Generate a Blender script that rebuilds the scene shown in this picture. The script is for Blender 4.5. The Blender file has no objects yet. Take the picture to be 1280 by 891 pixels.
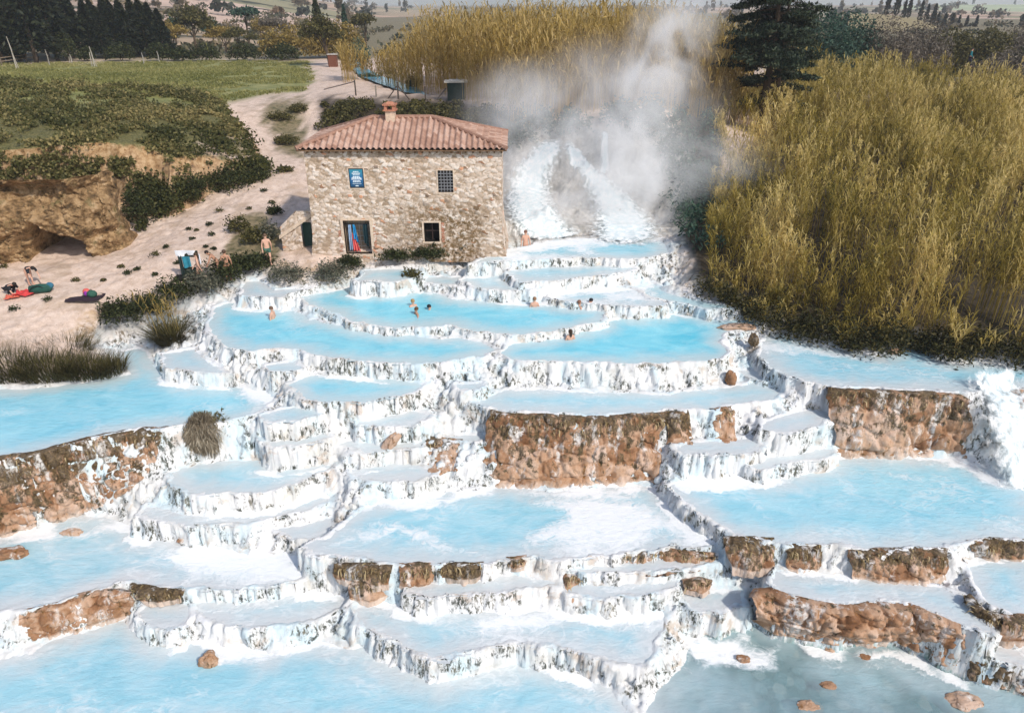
import bpy, bmesh, math, random
import numpy as np
from mathutils import Vector, Matrix
random.seed(7)
RNG = np.random.default_rng(11)
S = bpy.context.scene
COL = S.collection
R = math.radians

# ------------------------------------------------------------------ camera numbers (source photo 1280 x 891)
HAZE = 0.00032
H, F, PITCH = 20.0, 865.0, R(27.0)
CX, CY = 640.0, 445.5
cp, sp = math.cos(PITCH), math.sin(PITCH)

def P(px, py, z):
    """point at height z seen at photo pixel px, py"""
    a, b = (px - CX) / F, (CY - py) / F
    dz = -sp + b * cp
    dy = cp + b * sp
    k = (z - H) / dz
    return (a * k, dy * k, z)

def proj(x, y, z):
    zc = y * cp - (z - H) * sp
    zc = np.where(zc < 0.05, 0.05, zc)
    up = y * sp + (z - H) * cp
    return CX + F * x / zc, CY - F * up / zc

# ------------------------------------------------------------------ numpy noise
def _hash(ix, iy, iz, seed):
    n = (ix.astype(np.int64) * 374761393 + iy.astype(np.int64) * 668265263 + iz.astype(np.int64) * 2147483647 + seed * 1274126177) & 0xFFFFFFFF
    n = ((n ^ (n >> 13)) * 1274126177) & 0xFFFFFFFF
    n = ((n ^ (n >> 15)) * 2246822519) & 0xFFFFFFFF
    n = n ^ (n >> 16)
    return (n & 0xFFFFFF) / float(0x1000000)

def vnoise(x, y, seed=0, z=None):
    x = np.asarray(x, float); y = np.asarray(y, float)
    ix, iy = np.floor(x), np.floor(y)
    fx, fy = x - ix, y - iy
    fx = fx * fx * (3 - 2 * fx); fy = fy * fy * (3 - 2 * fy)
    def layer(iz):
        a = _hash(ix, iy, iz, seed); b = _hash(ix + 1, iy, iz, seed)
        c = _hash(ix, iy + 1, iz, seed); d = _hash(ix + 1, iy + 1, iz, seed)
        return (a * (1 - fx) + b * fx) * (1 - fy) + (c * (1 - fx) + d * fx) * fy
    if z is None:
        return layer(np.zeros_like(ix))
    z = np.asarray(z, float); iz = np.floor(z); fz = z - iz; fz = fz * fz * (3 - 2 * fz)
    return layer(iz) * (1 - fz) + layer(iz + 1) * fz

def fbm(x, y, seed=0, o=4, z=None):
    s, a, t = 0.0, 0.5, 0.0
    for k in range(o):
        f = 2.03 ** k
        s = s + a * vnoise(x * f + 17.3 * k, y * f - 9.1 * k, seed + k, None if z is None else z * f + 3.7 * k)
        t += a; a *= 0.5
    return s / t

def worley(x, y, z, seed=0):
    ix, iy, iz = np.floor(x), np.floor(y), np.floor(z)
    f1 = np.full(x.shape, 9.0); f2 = f1.copy(); idc = np.zeros(x.shape)
    for dx in (-1, 0, 1):
        for dy in (-1, 0, 1):
            for dz in (-1, 0, 1):
                cx, cy, cz = ix + dx, iy + dy, iz + dz
                px = cx + _hash(cx, cy, cz, seed); py = cy + _hash(cx, cy, cz, seed + 1); pz = cz + _hash(cx, cy, cz, seed + 2)
                d = np.sqrt((px - x) ** 2 + (py - y) ** 2 + (pz - z) ** 2)
                near = d < f1
                f2 = np.where(near, f1, np.minimum(f2, d))
                idc = np.where(near, _hash(cx, cy, cz, seed + 5), idc)
                f1 = np.where(near, d, f1)
    return f1, f2, idc

def sstep(a, b, x):
    t = np.clip((x - a) / (b - a), 0, 1)
    return t * t * (3 - 2 * t)

def poly_sd(X, Y, poly, reach=4.0):
    """signed distance to a polygon (negative inside); points farther than reach from its box get a rough value"""
    poly = np.asarray(poly, float)
    lo, hi = poly.min(0), poly.max(0)
    bx = np.maximum(np.maximum(lo[0] - X, X - hi[0]), 0); by = np.maximum(np.maximum(lo[1] - Y, Y - hi[1]), 0)
    out = np.hypot(bx, by) + reach * 0.5
    m = (bx < reach) & (by < reach)
    x, y = X[m], Y[m]
    if x.size:
        d = np.full(x.shape, 1e9); ins = np.zeros(x.shape, bool)
        n = len(poly)
        for i in range(n):
            ax, ay = poly[i]; bx_, by_ = poly[(i + 1) % n]
            ex, ey = bx_ - ax, by_ - ay
            L = ex * ex + ey * ey + 1e-12
            t = np.clip(((x - ax) * ex + (y - ay) * ey) / L, 0, 1)
            d = np.minimum(d, (x - ax - t * ex) ** 2 + (y - ay - t * ey) ** 2)
            c = (ay > y) != (by_ > y)
            with np.errstate(divide='ignore', invalid='ignore'):
                xi = ax + (y - ay) / (by_ - ay if by_ != ay else 1e-12) * ex
            ins ^= c & (x < xi)
        d = np.sqrt(d)
        out[m] = np.where(ins, -d, d)
    return out

# ------------------------------------------------------------------ tagging and mesh helpers
def tag(o, label=None, cat=None, group=None, kind=None):
    if label: o['label'] = label
    if cat: o['category'] = cat
    if group: o['group'] = group
    if kind: o['kind'] = kind
    return o

def link(name, me, mat=None, parent=None, loc=None):
    o = bpy.data.objects.new(name, me); COL.objects.link(o)
    if mat is not None and me is not None:
        for m in (mat if isinstance(mat, (list, tuple)) else [mat]): me.materials.append(m)
    if parent is not None: o.parent = parent
    if loc is not None: o.location = loc
    return o

def empty(name, loc=(0, 0, 0), rz=0.0):
    o = bpy.data.objects.new(name, None); COL.objects.link(o)
    o.location = loc; o.rotation_euler = (0, 0, rz); o.empty_display_size = 0.3
    return o

def mesh_np(name, V, Q, smooth=True, attrs=None, k=4):
    """mesh from numpy verts (n,3) and faces (m,k)"""
    V = np.asarray(V, np.float32); Q = np.asarray(Q, np.int32)
    me = bpy.data.meshes.new(name)
    me.vertices.add(len(V)); me.vertices.foreach_set('co', V.ravel())
    me.loops.add(Q.size); me.loops.foreach_set('vertex_index', Q.ravel())
    me.polygons.add(len(Q)); me.polygons.foreach_set('loop_start', np.arange(0, Q.size, k, dtype=np.int32))
    me.polygons.foreach_set('loop_total', np.full(len(Q), k, np.int32))
    if smooth: me.polygons.foreach_set('use_smooth', np.ones(len(Q), bool))
    for an, a in (attrs or {}).items():
        a = np.asarray(a, np.float32)
        if a.ndim == 1:
            at = me.attributes.new(an, 'FLOAT', 'POINT'); at.data.foreach_set('value', a)
        else:
            at = me.attributes.new(an, 'FLOAT_COLOR', 'POINT'); at.data.foreach_set('color', a.ravel())
    me.update(calc_edges=True); me.validate()
    return me

def grid_faces(nx, ny):
    i = np.arange(ny - 1)[:, None] * nx + np.arange(nx - 1)[None, :]
    return np.stack([i, i + 1, i + nx + 1, i + nx], -1).reshape(-1, 4)

class MB:
    """collects simple shapes and links them as ONE mesh object"""
    def __init__(self): self.v = []; self.f = []
    def add(self, V, Fc):
        b = len(self.v); self.v += [tuple(p) for p in V]; self.f += [tuple(i + b for i in q) for q in Fc]
    def box(self, c, s, rz=0.0, taper=1.0):
        x, y, z = s[0] / 2, s[1] / 2, s[2] / 2
        V = [(-x, -y, -z), (x, -y, -z), (x, y, -z), (-x, y, -z)] + [(a * taper, b * taper, z) for a, b in ((-x, -y), (x, -y), (x, y), (-x, y))]
        ca, sa = math.cos(rz), math.sin(rz)
        V = [(c[0] + a * ca - b * sa, c[1] + a * sa + b * ca, c[2] + d) for a, b, d in V]
        self.add(V, [(3, 2, 1, 0), (4, 5, 6, 7), (0, 1, 5, 4), (1, 2, 6, 5), (2, 3, 7, 6), (3, 0, 4, 7)])
    def tube(self, pts, r, n=6):
        pts = [Vector(p) for p in pts]
        rs = r if isinstance(r, (list, tuple)) else [r] * len(pts)
        V = []; Fc = []
        for i, p in enumerate(pts):
            t = (pts[min(i + 1, len(pts) - 1)] - pts[max(i - 1, 0)]).normalized()
            u = t.cross(Vector((0, 0, 1)) if abs(t.z) < 0.9 else Vector((1, 0, 0))).normalized(); w = t.cross(u)
            for k in range(n):
                a = 2 * math.pi * k / n
                V.append(p + (u * math.cos(a) + w * math.sin(a)) * rs[i])
        for i in range(len(pts) - 1):
            for k in range(n):
                a, b = i * n + k, i * n + (k + 1) % n
                Fc.append((a, b, b + n, a + n))
        Fc.append(tuple(range(n - 1, -1, -1))); Fc.append(tuple(range((len(pts) - 1) * n, len(pts) * n)))
        self.add(V, Fc)
    def ball(self, c, r, nu=12, nv=8):
        rx, ry, rz = r if isinstance(r, (list, tuple)) else (r, r, r)
        V = [(c[0], c[1], c[2] - rz)]; Fc = []
        for j in range(1, nv):
            th = math.pi * j / nv - math.pi / 2
            for i in range(nu):
                a = 2 * math.pi * i / nu
                V.append((c[0] + rx * math.cos(th) * math.cos(a), c[1] + ry * math.cos(th) * math.sin(a), c[2] + rz * math.sin(th)))
        V.append((c[0], c[1], c[2] + rz)); top = len(V) - 1
        for i in range(nu):
            Fc.append((0, 1 + (i + 1) % nu, 1 + i)); Fc.append((top, top - nu + i, top - nu + (i + 1) % nu))
            for j in range(nv - 2):
                a, b = 1 + j * nu + i, 1 + j * nu + (i + 1) % nu
                Fc.append((a, b, b + nu, a + nu))
        self.add(V, Fc)
    def build(self, name, mat, parent=None, smooth=False, loc=None):
        me = bpy.data.meshes.new(name); me.from_pydata(self.v, [], self.f)
        if smooth:
            for p in me.polygons: p.use_smooth = True
        me.update()
        return link(name, me, mat, parent, loc)

# ------------------------------------------------------------------ material helper
class NT:
    def __init__(self, name):
        self.m = bpy.data.materials.new(name); self.m.use_nodes = True
        self.t = self.m.node_tree; self.t.nodes.clear()
        self.out = self.n('ShaderNodeOutputMaterial')
    def n(self, typ, ins=None, **kw):
        nd = self.t.nodes.new(typ)
        for k, v in kw.items(): setattr(nd, k, v)
        for k, v in (ins or {}).items(): self.put(nd.inputs[k], v)
        return nd
    def put(self, sock, v):
        if isinstance(v, bpy.types.NodeSocket): self.t.links.new(v, sock)
        elif isinstance(v, bpy.types.Node): self.t.links.new(v.outputs[0], sock)
        else:
            if sock.type == 'RGBA' and len(v) == 3: v = (*v, 1)
            sock.default_value = v
    def math(self, op, a, b=0.0, c=None, clamp=False):
        nd = self.n('ShaderNodeMath', operation=op, use_clamp=clamp); self.put(nd.inputs[0], a); self.put(nd.inputs[1], b)
        if c is not None: self.put(nd.inputs[2], c)
        return nd.outputs[0]
    def mix(self, f, a, b, mode='MIX'):
        nd = self.n('ShaderNodeMix', data_type='RGBA', blend_type=mode)
        self.put(nd.inputs[0], f); self.put(nd.inputs[6], a); self.put(nd.inputs[7], b)
        return nd.outputs[2]
    def ramp(self, f, stops):
        nd = self.n('ShaderNodeValToRGB'); self.put(nd.inputs[0], f)
        e = nd.color_ramp.elements
        while len(e) < len(stops): e.new(0.5)
        for el, (p, c) in zip(e, stops):
            el.position = p; el.color = (*c, 1) if len(c) == 3 else c
        return nd.outputs[0]
    def rng(self, f, a, b, lo=0.0, hi=1.0):
        nd = self.n('ShaderNodeMapRange'); nd.interpolation_type = 'SMOOTHSTEP'
        for i, v in enumerate((f, a, b, lo, hi)): self.put(nd.inputs[i], v)
        return nd.outputs[0]
    def coord(self, scale=(1, 1, 1), obj=False, loc=(0, 0, 0)):
        src = self.n('ShaderNodeTexCoord').outputs['Object'] if obj else self.n('ShaderNodeNewGeometry').outputs['Position']
        mp = self.n('ShaderNodeMapping'); self.put(mp.inputs[0], src); mp.inputs['Scale'].default_value = scale; mp.inputs['Location'].default_value = loc
        return mp.outputs[0]
    def noise(self, v, scale, detail=4.0, rough=0.55, dist=0.0):
        nd = self.n('ShaderNodeTexNoise'); self.put(nd.inputs['Vector'], v)
        nd.inputs['Scale'].default_value = scale; nd.inputs['Detail'].default_value = detail; nd.inputs['Roughness'].default_value = rough; nd.inputs['Distortion'].default_value = dist
        return nd.outputs[0]
    def voro(self, v, scale, feature='F1', out='Distance', rnd=1.0):
        nd = self.n('ShaderNodeTexVoronoi', feature=feature); self.put(nd.inputs['Vector'], v)
        nd.inputs['Scale'].default_value = scale; nd.inputs['Randomness'].default_value = rnd
        return nd.outputs[out]
    def attr(self, name, out='Fac'):
        nd = self.n('ShaderNodeAttribute', attribute_name=name); return nd.outputs[out]
    def bump(self, h, strength=0.4, dist=0.05):
        nd = self.n('ShaderNodeBump'); self.put(nd.inputs['Height'], h); nd.inputs['Strength'].default_value = strength; nd.inputs['Distance'].default_value = dist
        return nd.outputs[0]
    def principled(self, color, rough=0.8, normal=None, spec=0.3, **kw):
        b = self.n('ShaderNodeBsdfPrincipled'); self.put(b.inputs['Base Color'], color); self.put(b.inputs['Roughness'], rough)
        self.put(b.inputs['Specular IOR Level'], spec)
        if normal is not None: self.put(b.inputs['Normal'], normal)
        for k, v in kw.items(): self.put(b.inputs[k], v)
        return b
    def done(self, sh, vol=False):
        self.t.links.new(sh if isinstance(sh, bpy.types.NodeSocket) else sh.outputs[0], self.out.inputs['Volume' if vol else 'Surface']); return self.m

def plain(name, c, rough=0.7, var=0.25, scale=6.0, spec=0.3, bump=0.0):
    t = NT(name); co = t.coord(obj=True); n = t.noise(co, scale, 5)
    lo = tuple(max(0, x * (1 - var)) for x in c); hi = tuple(min(1, x * (1 + var)) for x in c)
    return t.done(t.principled(t.ramp(n, [(0.3, lo), (0.7, hi)]), rough, t.bump(n, bump, 0.03) if bump else None, spec))
# ------------------------------------------------------------------ the terraces: every pool's outline (photo px) and water level
# (level, turquoise 0..1, outline)
POOLS = {
 'low': (0.0, 0.28, [(-60,835),(0,822),(15,818),(45,812),(60,797),(100,790),(140,778),(158,775),(170,790),(185,798),(225,795),(240,797),(255,805),(310,806),(345,815),(370,803),(400,800),(440,812),(470,814),(500,825),(520,833),(555,842),(575,838),(590,828),(640,826),(700,830),(728,838),(745,848),(765,855),(780,870),(795,890),(800,930),(-60,930)]),
 'clear': (0.0, 0.3, [(818,930),(815,880),(835,850),(855,825),(860,805),(880,795),(905,785),(940,779),(960,785),(1000,792),(1060,800),(1080,800),(1120,797),(1155,798),(1170,810),(1185,822),(1220,832),(1260,850),(1300,868),(1300,930)]),
 'mid': (0.8, 0.25, [(445,765),(470,752),(520,750),(560,757),(600,762),(640,770),(700,762),(730,758),(780,752),(825,752),(838,768),(818,800),(815,815),(805,832),(775,830),(735,815),(690,805),(640,808),(600,812),(575,820),(540,822),(510,812),(480,795),(455,785)]),
 'grey': (1.1, 0.18, [(-60,700),(-60,680),(0,670),(45,655),(105,641),(145,646),(170,658),(200,668),(240,672),(300,690),(360,690),(395,700),(400,720),(350,728),(300,738),(230,735),(222,738),(185,730),(165,727),(130,735),(100,742),(75,752),(45,758),(0,765),(-60,775)]),
 'ledge': (1.9, 0.22, [(985,712),(1020,712),(1060,716),(1095,722),(1140,728),(1180,735),(1200,745),(1215,752),(1228,772),(1245,785),(1235,790),(1190,775),(1140,755),(1100,752),(1055,755),(1010,745),(975,740),(965,728),(970,715)]),
 'edge': (2.1, 0.3, [(1205,700),(1290,697),(1300,697),(1300,772),(1275,772),(1245,758),(1225,745),(1215,730),(1210,712)]),
 'strip': (1.0, 0.05, [(1215,790),(1240,800),(1290,818),(1300,835),(1250,825),(1215,812)]),
 'wide': (2.1, 0.33, [(417,668),(430,650),(455,628),(480,622),(495,620),(530,613),(560,612),(640,611),(700,612),(780,605),(815,606),(828,620),(850,640),(870,650),(900,663),(905,672),(880,682),(800,688),(770,690),(720,697),(660,694),(610,702),(560,704),(520,702),(500,704),(440,700),(395,692),(380,684),(395,675)]),
 'broad': (2.7, 0.4, [(830,606),(850,598),(900,594),(990,580),(1045,573),(1190,570),(1230,590),(1300,612),(1300,672),(1240,672),(1180,683),(1140,684),(1095,686),(1060,680),(1030,676),(980,678),(950,672),(915,668),(895,655),(870,640),(845,625)]),
 'third': (2.7, 0.33, [(211,590),(225,583),(283,576),(330,574),(375,575),(427,578),(405,590),(382,600),(345,615),(320,617),(270,619),(240,613),(215,603)]),
 'shelf': (3.4, 0.3, [(552,542),(602,540),(638,543),(620,549),(565,549)]),
 'west': (4.3, 0.6, [(-60,486),(0,486),(60,482),(110,476),(160,470),(155,455),(150,440),(175,435),(190,440),(195,458),(215,470),(260,478),(300,482),(330,487),(345,497),(330,510),(310,520),(285,527),(240,532),(200,534),(170,536),(130,543),(90,553),(45,566),(0,570),(-60,577)]),
 'small': (4.55, 0.6, [(350,512),(377,506),(400,516),(370,527),(335,528),(320,520)]),
 'band': (4.6, 0.5, [(590,500),(630,487),(768,489),(836,492),(886,484),(937,479),(980,485),(970,495),(890,512),(836,512),(751,520),(661,514),(617,510)]),
 'blue': (4.9, 0.8, [(394,469),(478,469),(532,479),(518,489),(461,502),(417,502),(380,499),(357,482)]),
 'nook': (5.0, 0.5, [(569,479),(606,479),(599,487),(572,485)]),
 'lobe': (4.9, 0.4, [(202,442),(242,436),(270,456),(286,466),(242,466),(209,459)]),
 'cup': (5.2, 0.5, [(330,456),(370,452),(380,463),(337,466)]),
 'river': (5.4, 0.35, [(953,425),(970,412),(1010,425),(1060,437),(1099,445),(1125,430),(1172,433),(1180,452),(1290,455),(1320,455),(1320,490),(1237,485),(1220,490),(1180,489),(1140,488),(1090,485),(1040,482),(1010,477),(985,470),(960,460),(950,445)]),
 'turq': (5.6, 0.85, [(262,418),(258,405),(268,385),(285,379),(330,378),(375,388),(390,398),(420,405),(455,412),(500,418),(540,421),(570,421),(600,427),(617,437),(605,446),(560,453),(500,454),(450,452),(400,445),(375,438),(340,436),(310,439),(285,433)]),
 'deep': (5.6, 1.0, [(622,440),(634,428),(701,420),(758,405),(765,394),(802,389),(903,391),(950,401),(953,408),(905,415),(897,428),(910,438),(896,448),(836,453),(768,453),(701,452),(634,449)]),
 'upper': (5.92, 0.9, [(440,355),(500,356),(528,361),(565,374),(663,379),(720,381),(757,389),(754,401),(687,415),(636,418),(586,413),(559,405),(538,408),(485,410),(437,401),(421,391),(384,378),(377,364),(405,357)]),
 'inlet': (6.2, 0.2, [(300,370),(305,352),(330,350),(345,362),(400,358),(375,364),(350,372)]),
 'slip': (6.2, 0.25, [(685,372),(700,362),(760,356),(800,362),(815,372),(835,379),(800,383),(740,379),(700,377)]),
 'channel': (6.1, 1.0, [(800,360),(815,354),(836,366),(880,377),(905,380),(925,387),(890,387),(845,377),(815,370)]),
 'cove': (6.3, 0.3, [(525,351),(539,346),(579,347),(582,359),(552,357)]),
 'fan': (6.5, 0.35, [(579,351),(606,335),(630,339),(646,351),(673,361),(643,363),(599,361)]),
 'house': (6.7, 0.4, [(445,350),(455,338),(500,335),(530,334),(525,345),(500,352)]),
 'long': (6.8, 0.45, [(633,342),(653,330),(720,327),(780,330),(800,338),(690,351),(653,352)]),
 'plunge': (7.2, 0.5, [(590,330),(615,318),(660,308),(680,300),(750,297),(830,300),(840,316),(800,324),(720,322),(650,326)]),
}
POOLS.update({
 'step_a': (4.1, .25, [(440,521),(470,513),(505,511),(540,519),(520,530),(480,533),(450,530)]),
 'step_b': (3.3, .2, [(425,553),(450,544),(490,536),(530,541),(528,556),(490,563),(455,566)]),
 'step_c': (2.7, .2, [(440,586),(470,579),(505,575),(545,588),(520,598),(480,602),(450,600)]),
 'step_d': (3.7, .2, [(318,547),(350,538),(395,535),(420,545),(390,555),(345,559)]),
 'step_e': (1.95, .2, [(180,634),(215,636),(260,642),(330,637),(370,628),(400,617),(425,618),(405,632),(350,648),(300,655),(240,656),(190,650),(168,644)]),
 'step_f': (1.6, .15, [(345,662),(375,655),(410,650),(416,660),(395,670),(365,676)]),
 'step_g': (1.45, .15, [(505,727),(560,721),(620,717),(690,720),(700,730),(660,737),(600,741),(545,742),(505,739)]),
 'step_h': (1.4, .15, [(705,729),(760,724),(820,720),(850,728),(850,738),(800,745),(750,745),(710,742)]),
 'step_i': (1.75, .15, [(705,703),(760,698),(820,697),(880,696),(895,704),(870,711),(800,715),(740,714),(710,711)]),
 'step_j': (1.0, .15, [(858,744),(895,738),(932,738),(936,758),(905,766),(868,764)]),
 'step_k': (.6, .15, [(243,754),(290,748),(350,744),(400,737),(432,742),(440,756),(410,772),(350,781),(300,786),(255,776)]),
 'step_l': (.6, .15, [(172,765),(190,756),(228,753),(240,765),(232,782),(205,790),(182,783)]),
 'step_m': (3.65, .2, [(842,558),(870,553),(905,549),(945,548),(962,555),(945,564),(900,568),(855,571)]),
 'step_n': (4.2, .15, [(955,524),(990,514),(1030,508),(1040,520),(1020,532),(980,540),(958,537)]),
 'step_o': (3.2, .2, [(935,580),(975,568),(1035,558),(1042,566),(1000,575),(955,588)]),
 'step_p': (4.75, .2, [(920,462),(950,458),(985,472),(1000,480),(975,482),(940,474)]),
})
STREAM = [(430,72),(445,72),(457,85),(482,97),(522,110),(535,119),(505,115),(470,103),(450,95),(436,82)]
OUTLINE = [(-120,940,-.5),(-120,490,4.4),(0,484,4.4),(60,480,4.4),(110,474,4.4),(147,468,4.4),(146,440,4.5),(118,425,4.7),(130,415,4.9),(185,405,5),(215,395,5.2),(250,380,5.6),(268,372,5.9),(290,360,6.2),(302,346,6.4),(340,346,6.5),(370,356,6.4),(430,352,6.4),(452,334,6.8),(480,330,7),(540,326,7.1),(600,315,7.2),(632,303,7.4),(640,285,7.6),(830,290,7.6),(845,330,7),(850,345,6.8),(830,355,6.4),(845,365,6.3),(900,376,6.1),(940,392,5.7),(965,410,5.6),(1010,422,5.5),(1060,435,5.5),(1100,443,5.5),(1130,428,5.5),(1172,431,5.5),(1182,450,5.5),(1290,453,5.5),(1400,453,5.4),(1400,940,-.5)]
def W2(pts, z): return [P(x, y, z)[:2] for x, y in pts]

LAND = [(x, y, z + .25) for x, y, z in OUTLINE[2:-2]] + [
 (0,400,5.7),(0,440,5.1),(60,350,6.5),(120,345,6.5),(180,330,6.8),(60,390,5.8),(120,390,5.8),(230,345,6.6),(200,370,6.1),(300,330,6.9),(340,320,7.1),
 (220,300,7.2),(260,270,7.8),(300,250,8.2),(340,225,8.8),(360,290,7.6),(370,250,8.2),(350,200,9.2),(320,170,10),(310,145,10.9),(290,133,11.4),(375,160,10),(370,190,9.3),
 (0,332,6.6),(40,325,6.7),(100,322,6.7),(150,312,6.8),(185,290,7.1),(330,110,11.5),(420,112,11.5),(500,120,11.5),(560,123,11.6),(100,100,11.5),(250,100,11.5),(0,80,11.5),(350,80,11.5)]
LANDW = [(-11.5,37.8,7.4),(-6,38,7.4),(-.3,38.2,7.5),(-11.8,46,7.7),(-6,46,7.6),(.3,45,7.7),(-6,51,7.8),(-13,55,9),(-6,58,9.2),(0,57,9.8),
 (-25,72,11.5),(-15,71,11.5),(-5,71,11.6),(0,66,11.8),(1,52.5,11.9),(6,52,12),(11,52,11.9),(.5,46.5,7.8),(6,46.5,7.9),(10,46.5,7.9),(5,58,12),(13,50,10),
 (12,42,7.4),(15,40,7.4),(20,34,6.4),(27,34,6.4),(25,45,7.6),(17,50,8.8),(30,60,8.6),(40,80,9.2),(20,70,10.2),(60,100,9.6),(0,80,11.9),(0,110,11.7),(-40,100,11.5),
 (-60,75,11.6),(-80,140,11.5),(0,150,11.5),(60,150,10.5),(-60,55,10),(-45,36,6.6),(-40,24,5),(45,25,5.6),(50,40,6.6),(-90,100,11.5),(90,120,10),(-25,11,-.6),(0,11,-.6),(25,11,-.6),(-25,4,-.8),(0,4,-.8),(25,4,-.8)]
cpts = np.array([P(*p) for p in LAND] + LANDW)

def tps_fit(c):
    n = len(c); d = np.hypot(c[:, None, 0] - c[None, :, 0], c[:, None, 1] - c[None, :, 1])
    K = np.where(d > 0, d * d * np.log(d + 1e-9), 0) + np.eye(n) * 2.0
    Pm = np.c_[np.ones(n), c[:, :2]]
    A = np.block([[K, Pm], [Pm.T, np.zeros((3, 3))]])
    return np.linalg.solve(A, np.r_[c[:, 2], np.zeros(3)])
def tps_eval(c, w, x, y):
    out = w[-3] + w[-2] * x + w[-1] * y
    for i in range(len(c)):
        r2 = (x - c[i, 0]) ** 2 + (y - c[i, 1]) ** 2
        out = out + w[i] * 0.5 * r2 * np.log(r2 + 1e-12)
    return out
cw = tps_fit(cpts)
MOUND = [(-160,340,6.5),(0,334,6.6),(40,330,6.7),(112,327,6.7),(150,314,6.8),(165,300,7),(188,288,7.1),(215,272,7.5),(250,250,8.1),(300,238,8.4),(340,218,8.9),(338,200,9.2),(312,182,9.7),(300,160,10.4),(286,142,11),(262,131,11.4),(200,127,11.6),(0,127,11.6),(-160,127,11.6)]
MTOP = np.array([P(*p) for p in [(0,240,10.6),(-60,240,10.6),(80,234,10.7),(150,226,10.8),(175,222,10.9),(205,222,10.6),(230,225,10),(260,222,9.9),(300,215,9.7),(150,180,12.1),(50,180,12.1),(0,145,12.9),(150,132,13),(250,137,12.4),(278,152,11.9),(296,190,10.5),(325,207,9.6),(0,130,13.1),(-100,150,12.8),(-160,235,10.6)]])
mw = tps_fit(MTOP)

def axis(a, b, step, lo, hi):
    core = list(np.arange(a, b, step)); s = step; v = core[-1]; up = []
    while v < hi: s = min(s * 1.09, 120); v += s; up.append(v)
    s = step; v = core[0]; dn = []
    while v > lo: s = min(s * 1.09, 120); v -= s; dn.append(v)
    return np.array(dn[::-1] + core + up)
STEP = 0.068
xs = axis(-26.5, 26.5, STEP, -3000, 3000)
ys = axis(12.2, 47.5, STEP, -120, 4000)
NX, NY = len(xs), len(ys)
GX, GY = np.meshgrid(xs, ys)

# --- land away from the pools
tcx, tcy = np.clip(GX, -110, 100), np.clip(GY, 5, 155)
land = tps_eval(cpts, cw, tcx, tcy)
far = sstep(110, 190, np.hypot(GX, GY - 20))
land = land * (1 - far) + 11.0 * far
MOUNDW = [(P(*p)[0], P(*p)[1] + (5.6 if i < 5 else 1.8 if i < 7 else 0)) for i, p in enumerate(MOUND)]
msd = poly_sd(GX + 0.9 * (fbm(GX * .35, GY * .35, 31) - .5) * 2, GY + 0.9 * (fbm(GX * .35, GY * .35, 32) - .5) * 2, MOUNDW, 6.0)
mtop = tps_eval(MTOP, mw, np.clip(GX, -60, 0), np.clip(GY, 36, 66))
mk = sstep(0.0, 1.3, -msd)
land = np.where(mk > 0, land + np.maximum(mtop - land, 0) * mk, land)
near = 1 - sstep(60, 160, np.hypot(GX, GY))
land = land + near * ((fbm(GX * .5, GY * .5, 3) - .5) * .35 + (fbm(GX * 2.1, GY * 2.1, 5) - .5) * .12)
land = np.where(far > 0, land + sstep(120, 300, GY) * (fbm(GX * .01, GY * .01, 8) - .5) * 3, land)
# stream bed
ssd = poly_sd(GX, GY, W2(STREAM, 11.35), 8)
land = land - 0.9 * sstep(1.2, -0.6, ssd)

# --- terraces
osd = poly_sd(GX, GY, [P(*p)[:2] for p in OUTLINE], 5.0)
inz = (osd < 3.0) & (GY < 50)
X, Y = GX[inz], GY[inz]
wx = X + 0.55 * (fbm(X * .55, Y * .55, 41) - .5) + 0.34 * (fbm(X * 2.3, Y * 2.3, 43) - .5) + .12 * (fbm(X * 7, Y * 7, 143, 2) - .5)
wy = Y + 0.55 * (fbm(X * .55, Y * .55, 42) - .5) + 0.34 * (fbm(X * 2.3, Y * 2.3, 44) - .5) + .12 * (fbm(X * 7, Y * 7, 144, 2) - .5)
num = np.zeros(X.shape); den = np.zeros(X.shape)
sds = {}; dmin = np.full(X.shape, 99.); zown = np.zeros(X.shape); order = list(POOLS)
zmax = np.full(X.shape, -9.0)
for k in order:
    z, tint, pl = POOLS[k]
    sd = poly_sd(wx, wy, W2(pl, z), 3.0); sds[k] = sd
for k in order:                       # the higher pool owns an overlap
    z = POOLS[k][0]
    for j in order:
        if POOLS[j][0] > z: sds[k] = np.maximum(sds[k], -sds[j] + 0.12)
for k in order:
    z, sd = POOLS[k][0], sds[k]
    w = 1 / (np.maximum(sd, 0) + 0.04) ** 2.0
    num += w * z; den += w
    nearer = sd < dmin
    zown = np.where(nearer, z, zown); dmin = np.minimum(dmin, sd)
hz = num / den
out = sstep(0.0, 0.35, dmin) * (1 - .9 * sstep(16.2, 17.6, X) * sstep(22.6, 23.6, Y) * sstep(28, 27, Y))
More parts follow.
